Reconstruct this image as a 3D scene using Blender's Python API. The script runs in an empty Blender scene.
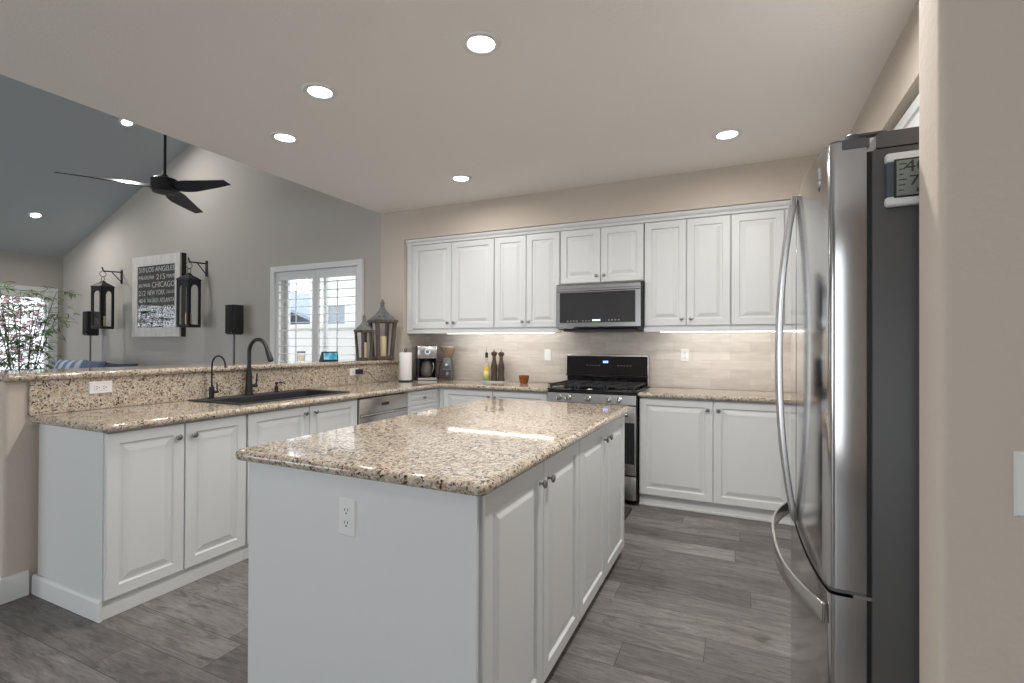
import bpy, bmesh, math, random
from math import sin, cos, pi, radians as R
from mathutils import Vector, Matrix

S = bpy.context.scene
COL = S.collection
# ------------------------------------------------------------------ camera
H = 2.697                                    # kitchen ceiling height
def set_camera():
    yaw, pit, rol = R(25.33), R(0.328), R(0.244)
    F = Vector((-sin(yaw)*cos(pit), cos(yaw)*cos(pit), sin(pit)))
    r0 = Vector((cos(yaw), sin(yaw), 0)); u0 = r0.cross(F)
    r = r0*cos(rol) + u0*sin(rol); u = -r0*sin(rol) + u0*cos(rol)
    cd = bpy.data.cameras.new('camera'); c = bpy.data.objects.new('camera', cd); COL.objects.link(c)
    cd.sensor_width = 36; cd.lens = 498.0/1024*36
    cd.shift_x = 7.0/1024; cd.shift_y = 0.95/1024
    cd.clip_start = 0.02
    m = Matrix((r, u, -F)).transposed().to_4x4(); m.translation = (0, 0, 1.285)
    c.matrix_world = m
    S.camera = c
set_camera()
# ------------------------------------------------------------------ world, exposure, added fill lamps
w = bpy.data.worlds.new('world'); S.world = w; w.use_nodes = True
wn = w.node_tree.nodes; wl = w.node_tree.links
bg = wn['Background']; bg.inputs[0].default_value = (0.86, 0.93, 1.0, 1); bg.inputs[1].default_value = 2.6
S.view_settings.view_transform = 'Standard'; S.view_settings.look = 'None'
S.view_settings.gamma = 1; S.view_settings.use_curve_mapping = False
S.view_settings.exposure = 0.32
def area(name, loc, direction, sx, sy, power, col=(1, 1, 1), spread=180):
    l = bpy.data.lights.new(name, 'AREA'); l.shape = 'RECTANGLE'; l.size = sx; l.size_y = sy
    l.energy = power; l.color = col; l.spread = R(spread)
    o = bpy.data.objects.new(name, l); COL.objects.link(o); o.location = loc
    o.rotation_euler = Vector(direction).to_track_quat('-Z', 'Y').to_euler()
    return o
# unseen fill lamps added behind the camera and at the right, imitating daylight
area('added_fill_rear_kitchen', (-.8, -3.46, 1.25), (0, 1, 0), 2.2, 2.1, 3.5, (1, .99, .975))
area('added_fill_rear_living', (-7.2, -3.46, 1.3), (0, 1, 0), 4.0, 2.2, 40, (.93, .97, 1))
area('added_fill_side', (3.05, -1.0, 1.4), (-1, 0, 0), 2.6, 1.8, 15, (1, .99, .975))  # added side lamp; the wall behind it has no window

# ------------------------------------------------------------------ materials
MATS = {}
def new_mat(name):
    m = bpy.data.materials.new(name); m.use_nodes = True
    return m, m.node_tree.nodes, m.node_tree.links, m.node_tree.nodes['Principled BSDF']
def mat(name, col, rough=.5, metal=0, spec=.5, bump=0, bscale=200, var=0, vscale=8, trans=0, emis=None, estr=0, coat=0, ior=None, alpha=1):
    if name in MATS: return MATS[name]
    m, n, l, b = new_mat(name)
    b.inputs['Base Color'].default_value = (*col, 1); b.inputs['Roughness'].default_value = rough
    b.inputs['Metallic'].default_value = metal; b.inputs['Specular IOR Level'].default_value = spec
    b.inputs['Transmission Weight'].default_value = trans
    b.inputs['Coat Weight'].default_value = coat
    if ior: b.inputs['IOR'].default_value = ior
    if emis: b.inputs['Emission Color'].default_value = (*emis, 1); b.inputs['Emission Strength'].default_value = estr
    if bump or var:
        tc = n.new('ShaderNodeTexCoord')
    if bump:
        nz = n.new('ShaderNodeTexNoise'); nz.inputs['Scale'].default_value = bscale; nz.inputs['Detail'].default_value = 3
        bp = n.new('ShaderNodeBump'); bp.inputs['Strength'].default_value = bump; bp.inputs['Distance'].default_value = .004
        l.new(tc.outputs['Object'], nz.inputs['Vector']); l.new(nz.outputs[0], bp.inputs['Height']); l.new(bp.outputs[0], b.inputs['Normal'])
    if var:
        nv = n.new('ShaderNodeTexNoise'); nv.inputs['Scale'].default_value = vscale; nv.inputs['Detail'].default_value = 4
        rp = n.new('ShaderNodeValToRGB')
        rp.color_ramp.elements[0].position = .3; rp.color_ramp.elements[1].position = .7
        rp.color_ramp.elements[0].color = (*[c*(1-var) for c in col], 1); rp.color_ramp.elements[1].color = (*[min(1, c*(1+var)) for c in col], 1)
        l.new(tc.outputs['Object'], nv.inputs['Vector']); l.new(nv.outputs[0], rp.inputs[0]); l.new(rp.outputs[0], b.inputs['Base Color'])
    MATS[name] = m
    return m
def ramp(n, stops, const=False):
    r = n.new('ShaderNodeValToRGB'); e = r.color_ramp.elements
    if const: r.color_ramp.interpolation = 'CONSTANT'
    while len(e) < len(stops): e.new(.5)
    for k, (p, c) in enumerate(stops):
        e[k].position = p; e[k].color = (*c, 1) if len(c) == 3 else c
    return r
def mixc(n, l, fac, a, b, mode='MIX'):
    x = n.new('ShaderNodeMix'); x.data_type = 'RGBA'; x.blend_type = mode
    for s, v in ((0, fac), (6, a), (7, b)):
        if hasattr(v, 'links'): l.new(v, x.inputs[s])
        elif isinstance(v, (int, float)): x.inputs[s].default_value = v
        else: x.inputs[s].default_value = (*v, 1)
    return x.outputs[2]
def granite():
    m, n, l, b = new_mat('granite')
    tc = n.new('ShaderNodeTexCoord')
    dn = n.new('ShaderNodeTexNoise'); dn.inputs['Scale'].default_value = 60; dn.inputs['Detail'].default_value = 3
    l.new(tc.outputs['Object'], dn.inputs['Vector'])
    dv = n.new('ShaderNodeVectorMath'); dv.operation = 'MULTIPLY_ADD'; dv.inputs[1].default_value = (.02, .02, .02)
    l.new(dn.outputs['Color'], dv.inputs[0]); l.new(tc.outputs['Object'], dv.inputs[2])
    def vor(scale):
        v = n.new('ShaderNodeTexVoronoi'); v.inputs['Scale'].default_value = scale
        l.new(dv.outputs[0], v.inputs['Vector'])
        s = n.new('ShaderNodeSeparateColor'); l.new(v.outputs['Color'], s.inputs[0])
        return s
    v1 = vor(84); v2 = vor(175)
    base = ramp(n, [(0, (.50, .40, .30)), (.2, (.60, .54, .46)), (.42, (.40, .295, .205)), (.6, (.54, .46, .38)), (.78, (.28, .205, .15)), (.9, (.66, .62, .56))], True)
    l.new(v1.outputs[0], base.inputs[0])
    fine = ramp(n, [(0, (.035, .024, .018)), (.10, (.14, .09, .055)), (.19, (.33, .28, .25)), (.33, (.50, .41, .32)), (.66, (.64, .58, .51))], True)
    l.new(v2.outputs[1], fine.inputs[0])
    c1 = mixc(n, l, .5, base.outputs[0], fine.outputs[0])
    # clustered dark minerals
    cl = n.new('ShaderNodeTexNoise'); cl.inputs['Scale'].default_value = 22; cl.inputs['Detail'].default_value = 3
    l.new(tc.outputs['Object'], cl.inputs['Vector'])
    v3 = vor(130)
    ma = n.new('ShaderNodeMath'); ma.operation = 'MULTIPLY_ADD'; ma.inputs[1].default_value = .8
    l.new(cl.outputs[0], ma.inputs[0]); l.new(v3.outputs[2], ma.inputs[2])
    dk = ramp(n, [(0, (1, 1, 1)), (.53, (0, 0, 0))], True); l.new(ma.outputs[0], dk.inputs[0])
    dkc = ramp(n, [(0, (.045, .028, .02)), (.40, (.15, .09, .055)), (.7, (.26, .21, .18))], True); l.new(v3.outputs[1], dkc.inputs[0])
    c2 = mixc(n, l, dk.outputs[0], c1, dkc.outputs[0])
    c2 = mixc(n, l, 1.0, c2, (.99, 1.0, .975), 'MULTIPLY')
    l.new(c2, b.inputs['Base Color'])
    b.inputs['Roughness'].default_value = .055; b.inputs['Specular IOR Level'].default_value = .55
    return m
def floor_mat():
    m, n, l, b = new_mat('wood_planks')
    tc = n.new('ShaderNodeTexCoord')
    br = n.new('ShaderNodeTexBrick'); br.inputs['Scale'].default_value = 1
    br.inputs['Brick Width'].default_value = 1.22; br.inputs['Row Height'].default_value = .182; br.inputs['Mortar Size'].default_value = .0016
    br.inputs['Mortar Smooth'].default_value = .2
    br.offset = 0
    br.inputs['Color1'].default_value = (.0, 0, 0, 1); br.inputs['Color2'].default_value = (1, 1, 1, 1); br.inputs['Mortar'].default_value = (.5, .5, .5, 1)
    # every row of planks starts at its own offset
    sp = n.new('ShaderNodeSeparateXYZ'); l.new(tc.outputs['Object'], sp.inputs[0])
    def mth(op, a, v=None, b=None):
        x = n.new('ShaderNodeMath'); x.operation = op; l.new(a, x.inputs[0])
        if v is not None: x.inputs[1].default_value = v
        if b is not None: l.new(b, x.inputs[1])
        return x.outputs[0]
    row = mth('FLOOR', mth('DIVIDE', sp.outputs[1], .182))
    wh = n.new('ShaderNodeTexWhiteNoise'); wh.noise_dimensions = '1D'; l.new(row, wh.inputs['W'])
    cx = n.new('ShaderNodeCombineXYZ'); l.new(mth('ADD', sp.outputs[0], None, mth('MULTIPLY', wh.outputs['Value'], 1.22)), cx.inputs[0]); l.new(sp.outputs[1], cx.inputs[1])
    l.new(cx.outputs[0], br.inputs['Vector'])
    # every plank shifts its own grain
    sh = n.new('ShaderNodeVectorMath'); sh.operation = 'MULTIPLY_ADD'; sh.inputs[1].default_value = (7, 3, 5)
    l.new(br.outputs['Color'], sh.inputs[0]); l.new(tc.outputs['Object'], sh.inputs[2])
    def grain(sc, scale, det, rough=.6, dist=0):
        mp = n.new('ShaderNodeMapping'); mp.inputs['Scale'].default_value = sc
        l.new(sh.outputs[0], mp.inputs['Vector'])
        t = n.new('ShaderNodeTexNoise'); t.inputs['Scale'].default_value = scale; t.inputs['Detail'].default_value = det
        t.inputs['Roughness'].default_value = rough; t.inputs['Distortion'].default_value = dist
        l.new(mp.outputs[0], t.inputs['Vector']); return t
    g1 = grain((1.5, 9, 1), 2.6, 9, .72, 1.1); g2 = grain((5, 70, 1), 2.4, 6, .7); g3 = grain((.9, 2.2, 1), 2.0, 3, .5)
    pl = ramp(n, [(0, (.128, .121, .116)), (.5, (.185, .177, .171)), (1, (.240, .231, .225))]); l.new(br.outputs['Color'], pl.inputs[0])
    gr = ramp(n, [(.27, (.42, .40, .39)), (.42, (.80, .79, .78)), (.52, (1.05, 1.04, 1.03)), (.72, (1.38, 1.37, 1.36))]); l.new(g1.outputs[0], gr.inputs[0])
    c = mixc(n, l, 1.0, pl.outputs[0], gr.outputs[0], 'MULTIPLY')
    gf = ramp(n, [(.34, (.62, .61, .60)), (.5, (1.0, 1.0, 1.0)), (.66, (1.22, 1.22, 1.22))]); l.new(g2.outputs[0], gf.inputs[0])
    c = mixc(n, l, .8, c, gf.outputs[0], 'MULTIPLY')
    gb = ramp(n, [(.35, (.78, .76, .75)), (.65, (1.1, 1.1, 1.1))]); l.new(g3.outputs[0], gb.inputs[0])
    c = mixc(n, l, .8, c, gb.outputs[0], 'MULTIPLY')
    kn = grain((2.6, 6, 1), 2.2, 7, .7, 1.4)
    kr = ramp(n, [(.56, (1, 1, 1)), (.64, (.62, .60, .59)), (.72, (.48, .46, .45))]); l.new(kn.outputs[0], kr.inputs[0])
    c = mixc(n, l, .8, c, kr.outputs[0], 'MULTIPLY')
    c = mixc(n, l, br.outputs['Fac'], c, (.05, .045, .042))
    l.new(c, b.inputs['Base Color'])
    b.inputs['Roughness'].default_value = .42; b.inputs['Specular IOR Level'].default_value = .4
    bp = n.new('ShaderNodeBump'); bp.inputs['Strength'].default_value = .15; bp.inputs['Distance'].default_value = .002
    l.new(g2.outputs[0], bp.inputs['Height']); l.new(bp.outputs[0], b.inputs['Normal'])
    return m
def tile_mat():
    m, n, l, b = new_mat('stone_tile')
    tc = n.new('ShaderNodeTexCoord'); sx = n.new('ShaderNodeSeparateXYZ'); l.new(tc.outputs['Object'], sx.inputs[0])
    ad = n.new('ShaderNodeMath'); l.new(sx.outputs[0], ad.inputs[0]); l.new(sx.outputs[1], ad.inputs[1])
    cb = n.new('ShaderNodeCombineXYZ'); l.new(ad.outputs[0], cb.inputs[0]); l.new(sx.outputs[2], cb.inputs[1])
    br = n.new('ShaderNodeTexBrick'); br.inputs['Scale'].default_value = 1
    br.inputs['Brick Width'].default_value = .305; br.inputs['Row Height'].default_value = .0775; br.inputs['Mortar Size'].default_value = .0022
    br.offset = .5
    br.inputs['Color1'].default_value = (.53, .485, .44, 1); br.inputs['Color2'].default_value = (.63, .59, .545, 1); br.inputs['Mortar'].default_value = (.54, .49, .44, 1)
    l.new(cb.outputs[0], br.inputs['Vector'])
    mp = n.new('ShaderNodeMapping'); mp.inputs['Scale'].default_value = (3, 14, 1); l.new(cb.outputs[0], mp.inputs[0])
    t = n.new('ShaderNodeTexNoise'); t.inputs['Scale'].default_value = 2.5; t.inputs['Detail'].default_value = 5; l.new(mp.outputs[0], t.inputs['Vector'])
    r = ramp(n, [(.3, (.90, .89, .88)), (.7, (1.06, 1.06, 1.06))]); l.new(t.outputs[0], r.inputs[0])
    c = mixc(n, l, 1, br.outputs['Color'], r.outputs[0], 'MULTIPLY')
    l.new(c, b.inputs['Base Color']); b.inputs['Roughness'].default_value = .3
    bp = n.new('ShaderNodeBump'); bp.inputs['Strength'].default_value = .3; bp.inputs['Distance'].default_value = .002; bp.invert = True
    l.new(br.outputs['Fac'], bp.inputs['Height']); l.new(bp.outputs[0], b.inputs['Normal'])
    return m
def steel(name, col, rough=.22, axis=(1, 1, 60), amt=.06):
    m, n, l, b = new_mat(name)
    tc = n.new('ShaderNodeTexCoord'); mp = n.new('ShaderNodeMapping'); mp.inputs['Scale'].default_value = axis
    l.new(tc.outputs['Object'], mp.inputs[0])
    t = n.new('ShaderNodeTexNoise'); t.inputs['Scale'].default_value = 8; t.inputs['Detail'].default_value = 3; l.new(mp.outputs[0], t.inputs['Vector'])
    mr = n.new('ShaderNodeMapRange'); mr.inputs['To Min'].default_value = rough-amt/2; mr.inputs['To Max'].default_value = rough+amt/2
    l.new(t.outputs[0], mr.inputs[0]); l.new(mr.outputs[0], b.inputs['Roughness'])
    b.inputs['Base Color'].default_value = (*col, 1); b.inputs['Metallic'].default_value = 1
    return m
def weathered(name, a, c, scale=14):
    m, n, l, b = new_mat(name)
    tc = n.new('ShaderNodeTexCoord'); mp = n.new('ShaderNodeMapping'); mp.inputs['Scale'].default_value = (3, 3, .6); l.new(tc.outputs['Object'], mp.inputs[0])
    t = n.new('ShaderNodeTexNoise'); t.inputs['Scale'].default_value = scale; t.inputs['Detail'].default_value = 5; l.new(mp.outputs[0], t.inputs['Vector'])
    r = ramp(n, [(.32, a), (.68, c)]); l.new(t.outputs[0], r.inputs[0]); l.new(r.outputs[0], b.inputs['Base Color'])
    b.inputs['Roughness'].default_value = .6
    return m
def thin_glass(name, tint=(1, 1, 1), refl=.06):
    m, n, l, b = new_mat(name)
    n.remove(b)
    o = [x for x in n if x.type == 'OUTPUT_MATERIAL'][0]
    tr = n.new('ShaderNodeBsdfTransparent'); tr.inputs[0].default_value = (*tint, 1)
    gl = n.new('ShaderNodeBsdfGlossy'); gl.inputs['Roughness'].default_value = .02
    fr = n.new('ShaderNodeFresnel'); fr.inputs[0].default_value = 1.45
    ge = n.new('ShaderNodeNewGeometry'); mr = n.new('ShaderNodeMapRange')       # same reflectance from either side of the thin pane
    mr.inputs['To Min'].default_value = 1.45; mr.inputs['To Max'].default_value = 1/1.45
    l.new(ge.outputs['Backfacing'], mr.inputs[0]); l.new(mr.outputs[0], fr.inputs[0])
    mx = n.new('ShaderNodeMixShader'); l.new(fr.outputs[0], mx.inputs[0]); l.new(tr.outputs[0], mx.inputs[1]); l.new(gl.outputs[0], mx.inputs[2])
    l.new(mx.outputs[0], o.inputs[0])
    return m
def stripes(name, a, c, scale, axis='X'):
    m, n, l, b = new_mat(name)
    tc = n.new('ShaderNodeTexCoord'); t = n.new('ShaderNodeTexWave'); t.bands_direction = axis; t.inputs['Scale'].default_value = scale
    t.inputs['Distortion'].default_value = 1.5
    l.new(tc.outputs['Object'], t.inputs['Vector'])
    r = ramp(n, [(.35, a), (.65, c)]); l.new(t.outputs[0], r.inputs[0]); l.new(r.outputs[0], b.inputs['Base Color'])
    b.inputs['Roughness'].default_value = .9
    return m
CAB = mat('cabinet_white', (.695, .708, .708), .32, bump=.02, bscale=300)
TRIMW = mat('trim_white', (.75, .755, .75), .4, bump=.02, bscale=200)
WALL = mat('wall_beige', (.57, .50, .43), .85, bump=.35, bscale=55)
WALLG = mat('wall_greige', (.47, .441, .402), .85, bump=.3, bscale=55)
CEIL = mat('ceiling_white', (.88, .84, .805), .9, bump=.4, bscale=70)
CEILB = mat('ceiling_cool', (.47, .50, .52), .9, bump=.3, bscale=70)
GRAN = granite(); FLOOR = floor_mat(); TILE = tile_mat()
SS = steel('stainless', (.56, .55, .54), .24, (60, 60, 1))
SSF = steel('stainless_fridge', (.56, .55, .545), .13, (80, 80, .6), .04)
SSH = steel('stainless_horizontal', (.56, .55, .54), .25, (1, 1, 60))
SSB = steel('black_stainless', (.46, .46, .47), .24, (1, 1, 60))
NICK = mat('pewter', (.30, .30, .31), .3, 1, bump=.02)
FCASE = mat('fridge_grey', (.088, .085, .083), .42, bump=.12, bscale=500)
BLK = mat('black_plastic', (.012, .012, .013), .35, bump=.02)
BLKM = mat('matte_black', (.011, .011, .013), .42, bump=.03, bscale=400)
BGLASS = mat('black_glass', (.012, .012, .014), .04, spec=.6, var=.05)
MGLASS = mat('microwave_glass', (.04, .042, .046), .06, spec=.9, var=.05, coat=.5)
IRON = mat('cast_iron', (.02, .02, .021), .55, bump=.2, bscale=300)
COMP = mat('composite_black', (.022, .022, .025), .5, bump=.15, bscale=800)
WPL = mat('white_plastic', (.78, .78, .77), .35, bump=.01)
GPL = mat('grey_plastic', (.10, .10, .105), .5, bump=.05)
SLOT = mat('slot_dark', (.03, .03, .03), .6, var=.1)
PAPER = mat('paper_towel', (.85, .85, .84), .95, bump=.5, bscale=180)
CANDLE = mat('candle_wax', (.80, .68, .43), .5, var=.08, vscale=15)
WOODL = weathered('lantern_wood', (.055, .040, .032), (.135, .105, .086))
ZINC = weathered('lantern_zinc', (.10, .108, .108), (.22, .23, .23), 9)
LANT = mat('lantern_charcoal', (.013, .013, .015), .5, bump=.1, bscale=90)
GLASS = thin_glass('clear_glass')
AMBER = mat('amber_glass', (.40, .12, .025), .12, trans=.55, var=.25, vscale=60)
MILLW = weathered('mill_wood', (.030, .016, .012), (.085, .050, .036), 20)
PTEXT = mat('print_white', (.72, .71, .69), .6, var=.12, vscale=30)
PDARK = mat('print_charcoal', (.028, .028, .03), .6, var=.25, vscale=12)
PFRAME = weathered('poster_white_wood', (.55, .53, .50), (.68, .66, .63), 10)
BLUE1 = stripes('pillow_blue_white', (.15, .20, .30), (.46, .52, .60), 2.2)
BLUE2 = mat('pillow_navy', (.09, .125, .20), .95, bump=.4, bscale=150, var=.2)
BLUE3 = mat('pillow_slate', (.035, .045, .07), .95, bump=.4, bscale=150, var=.2)
SOFA = mat('sofa_fabric', (.16, .19, .25), .95, bump=.4, bscale=180, var=.1)
LEAF = mat('bamboo_leaf', (.10, .17, .035), .6, var=.45, vscale=6)
STEM = mat('bamboo_stem', (.16, .11, .12), .6, var=.3, vscale=20)
MAUVE = mat('mauve_leaf', (.42, .27, .30), .7, var=.4, vscale=5)
TREE = mat('tree_leaf', (.13, .19, .06), .7, var=.4, vscale=3)
STUCCO = mat('stucco', (.72, .71, .69), .9, bump=.3, bscale=40)
ROOFM = mat('roof_slate', (.26, .30, .36), .9, bump=.6, bscale=14, var=.2, vscale=9)
OUTG = mat('ground_concrete', (.50, .48, .45), .9, bump=.2, var=.1)
def glow(name, col, s):
    return mat(name, (.8, .8, .8), .5, emis=col, estr=s, var=.01)
LENS = glow('lamp_lens', (1, .98, .95), 9)
STRIP = glow('strip_lens', (1, .95, .87), 8)
BLUEL = glow('blue_led', (.15, .35, 1), 2.0)
SCREEN = None

# ------------------------------------------------------------------ mesh builder
class MB:
    def __init__(s): s.v = []; s.f = []
    def add(s, vs, fs):
        o = len(s.v); s.v += [Vector(p) for p in vs]; s.f += [[i+o for i in f] for f in fs]; return s
    def box(s, x0, x1, y0, y1, z0, z1):
        return s.add([(x, y, z) for x in (x0, x1) for y in (y0, y1) for z in (z0, z1)],
                     [(0, 1, 3, 2), (4, 6, 7, 5), (0, 4, 5, 1), (2, 3, 7, 6), (0, 2, 6, 4), (1, 5, 7, 3)])
    def bar(s, p, q, w, h, up=(0, 0, 1)):
        p = Vector(p); q = Vector(q); d = (q-p).normalized(); a = d.cross(Vector(up))
        if a.length < 1e-4: a = d.cross(Vector((1, 0, 0)))
        a.normalize(); b = a.cross(d)
        vs = [c + a*w/2*i + b*h/2*j for c in (p, q) for i, j in ((-1, -1), (1, -1), (1, 1), (-1, 1))]
        return s.add(vs, [(3, 2, 1, 0), (4, 5, 6, 7)] + [(k, (k+1) % 4, (k+1) % 4+4, k+4) for k in range(4)])
    def prism(s, pts, axis, a, b):
        n = len(pts)
        def mk(p, t): return {'X': (t, p[0], p[1]), 'Y': (p[0], t, p[1]), 'Z': (p[0], p[1], t)}[axis]
        return s.add([mk(p, a) for p in pts] + [mk(p, b) for p in pts],
                     [list(range(n))[::-1], list(range(n, 2*n))] + [(k, (k+1) % n, (k+1) % n+n, k+n) for k in range(n)])
    def lathe(s, prof, c=(0, 0, 0), d=(0, 0, 1), seg=24, square=False, rot=0):
        d = Vector(d).normalized(); a = d.orthogonal().normalized(); b = d.cross(a); c = Vector(c)
        if abs(d.z) > .99: a = Vector((1, 0, 0)); b = Vector((0, 1, 0)) * (1 if d.z > 0 else -1)
        n = seg; vs = []; fs = []
        for r, z in prof:
            for k in range(n):
                t = 2*pi*k/n + rot; vs.append(c + d*z + (a*cos(t) + b*sin(t))*r)
        for i in range(len(prof)-1):
            for k in range(n): fs.append((i*n+k, i*n+(k+1) % n, (i+1)*n+(k+1) % n, (i+1)*n+k))
        if prof[0][0] > 1e-5: fs.append(list(range(n))[::-1])
        if prof[-1][0] > 1e-5: fs.append([len(vs)-n+k for k in range(n)])
        return s.add(vs, fs)
    def tube(s, pts, r, seg=10, caps=True, flat=None):
        pts = [Vector(p) for p in pts]; n = len(pts); vs = []; fs = []
        prev = None
        for i, p in enumerate(pts):
            t = (pts[min(i+1, n-1)] - pts[max(i-1, 0)]).normalized()
            if prev is None: a = t.orthogonal().normalized()
            else:
                a = prev - t*prev.dot(t); a.normalize()
            prev = a; b = t.cross(a); rr = r[i] if isinstance(r, (list, tuple)) else r
            for k in range(seg):
                q = 2*pi*k/seg; vs.append(p + (a*cos(q) + b*sin(q))*rr)
        for i in range(n-1):
            for k in range(seg): fs.append((i*seg+k, i*seg+(k+1) % seg, (i+1)*seg+(k+1) % seg, (i+1)*seg+k))
        if caps: fs += [list(range(seg))[::-1], [(n-1)*seg+k for k in range(seg)]]
        return s.add(vs, fs)
    def strap(s, pts, w, th, wdir):
        "flat strap along pts: width w along wdir, thickness th"
        pts = [Vector(p) for p in pts]; n = len(pts); wd = Vector(wdir).normalized(); vs = []; fs = []
        for i, p in enumerate(pts):
            t = (pts[min(i+1, n-1)] - pts[max(i-1, 0)]).normalized(); b = t.cross(wd).normalized()
            for x, y in ((-1, -1), (1, -1), (1, 1), (-1, 1)): vs.append(p + wd*w/2*x + b*th/2*y)
        for i in range(n-1):
            for k in range(4): fs.append((i*4+k, i*4+(k+1) % 4, (i+1)*4+(k+1) % 4, (i+1)*4+k))
        fs += [(3, 2, 1, 0), tuple((n-1)*4+k for k in range(4))]
        return s.add(vs, fs)
    def panel(s, O, u, n, w, h, rings):
        "concentric rectangular rings on a plane: (inset, height along n); closed back"
        O = Vector(O); u = Vector(u); n = Vector(n); z = Vector((0, 0, 1)); vs = []; fs = []
        for ins, d in rings:
            for a, b in ((ins, ins), (w-ins, ins), (w-ins, h-ins), (ins, h-ins)): vs.append(O + u*a + z*b + n*d)
        for i in range(len(rings)-1):
            for k in range(4): fs.append((i*4+k, i*4+(k+1) % 4, (i+1)*4+(k+1) % 4, (i+1)*4+k))
        m = (len(rings)-1)*4
        fs += [(3, 2, 1, 0), (m, m+1, m+2, m+3)]
        return s.add(vs, fs)
    def build(s, name, m, parent=None, bevel=0, bseg=2, smooth=35, local=False, tri=False):
        me = bpy.data.meshes.new(name)
        mi = Matrix.Identity(4)
        if parent is not None and not local: mi = ROOTM[root_of(parent).name].inverted()
        bm = bmesh.new(); vv = [bm.verts.new(mi @ p) for p in s.v]
        for f in s.f:
            try: bm.faces.new([vv[i] for i in f])
            except ValueError: pass
        bmesh.ops.recalc_face_normals(bm, faces=bm.faces)
        if bevel:
            es = [e for e in bm.edges if len(e.link_faces) == 2 and e.calc_face_angle(0) > R(40)]
            bmesh.ops.bevel(bm, geom=es, offset=bevel, segments=bseg, profile=.5, affect='EDGES', clamp_overlap=True)
        bm.to_mesh(me); bm.free()
        if smooth:
            for p in me.polygons: p.use_smooth = True
            me.set_sharp_from_angle(angle=R(smooth))
        o = bpy.data.objects.new(name, me); COL.objects.link(o); me.materials.append(m)
        if parent is not None: o.parent = parent
        return o
ROOTM = {}
def root_of(o):
    while o.parent is not None: o = o.parent
    return o
def thing(name, label, cat, loc=(0, 0, 0), rz=0, group=None):
    o = bpy.data.objects.new(name, None); COL.objects.link(o); o.empty_display_size = .1
    o.location = loc; o.rotation_euler = (0, 0, rz); tag(o, label, cat, group)
    ROOTM[o.name] = Matrix.Translation(loc) @ Matrix.Rotation(rz, 4, 'Z')
    return o
def tag(o, label, cat, group=None):
    o['label'] = label; o['category'] = cat
    if group: o['group'] = group
    return o
def struct(o): o['kind'] = 'structure'; return o
def copy_tree(o, parent=None):
    c = o.copy(); COL.objects.link(c)
    if parent is not None: c.parent = parent
    for ch in list(o.children): copy_tree(ch, c)
    return c
def arc(c, r, a0, a1, n, u, v):
    c = Vector(c); u = Vector(u); v = Vector(v)
    return [c + u*r*cos(a0+(a1-a0)*k/n) + v*r*sin(a0+(a1-a0)*k/n) for k in range(n+1)]
def text(s, x0, z0, wd, ht, O, u, v, nrm, name, m, parent, depth=.0015):
    "lettering fitted in a box on a plane (origin O, axes u, v)"
    cu = bpy.data.curves.new('lettering', 'FONT'); cu.body = s; cu.extrude = .02
    t = bpy.data.objects.new('lettering', cu); COL.objects.link(t)
    dg = bpy.context.evaluated_depsgraph_get(); dg.update()
    me = bpy.data.meshes.new_from_object(t.evaluated_get(dg))
    bpy.data.objects.remove(t); bpy.data.curves.remove(cu)
    xs = [q.co.x for q in me.vertices]; ys = [q.co.y for q in me.vertices]
    ax, bx, ay, by = min(xs), max(xs), min(ys), max(ys)
    mi = ROOTM[root_of(parent).name].inverted()
    O = Vector(O); u = Vector(u); v = Vector(v); nrm = Vector(nrm)
    for q in me.vertices:
        c = q.co
        q.co = mi @ (O + u*(x0 + (c.x-ax)/(bx-ax)*wd) + v*(z0 + (c.y-ay)/(by-ay)*ht) + nrm*(depth if c.z > 0 else -.0005))
    me.materials.clear(); me.materials.append(m); me.name = name
    o = bpy.data.objects.new(name, me); COL.objects.link(o); o.parent = parent
    return o

# ------------------------------------------------------------------ room shell
GY = 4.283; BY = 4.67; XE = -3.516; XR = .65; XL = -10.1
SL = .398
def zs(x): return 2.692 + (x + 10.107)*SL
struct(MB().box(-10.3, 3.2, -3.7, 4.85, -.12, 0).build('floor', FLOOR, smooth=0))
struct(MB().box(XE, 3.2, -3.6, 4.85, H, H+.14).build('ceiling', CEIL, smooth=0))
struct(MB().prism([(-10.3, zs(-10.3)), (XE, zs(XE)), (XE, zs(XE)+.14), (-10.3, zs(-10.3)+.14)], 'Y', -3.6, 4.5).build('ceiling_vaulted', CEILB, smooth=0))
struct(MB().box(XE, XE+.12, -3.6, 4.5, H+.14, zs(XE)+.02).build('wall_drop', WALLG, smooth=0))
WX0, WX1, WZ0, WZ1 = -5.12, -3.82, .93, 2.16         # gable window opening
g = MB(); gy0, gy1 = 4.297, 4.5
g.prism([(-10.3, 0), (WX0, 0), (WX0, zs(WX0)), (-10.3, zs(-10.3))], 'Y', gy0, gy1)
g.prism([(WX0, 0), (WX1, 0), (WX1, WZ0), (WX0, WZ0)], 'Y', gy0, gy1)
g.prism([(WX0, WZ1), (WX1, WZ1), (WX1, zs(WX1)), (WX0, zs(WX0))], 'Y', gy0, gy1)
g.prism([(WX1, 0), (XE, 0), (XE, zs(XE)), (WX1, zs(WX1))], 'Y', gy0, gy1)
struct(g.build('wall_gable', WALLG, smooth=0))
b = MB()
b.box(XE, -3.21, GY, 4.82, 0, H)
b.box(-3.21, 1.15, BY, 4.82, 0, 2.393)
b.box(-3.21, 1.15, GY, 4.82, 2.393, H)
struct(b.build('wall_back', WALL, smooth=0))
b = MB(); b.box(XR, 1.15, 3.6, BY, 0, 2.393).box(XR, 1.15, 1.327, GY, 2.393, H).box(1.06, 1.15, 1.327, 3.6, 0, 2.393)
struct(b.build('wall_right', WALL, smooth=0))
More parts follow.
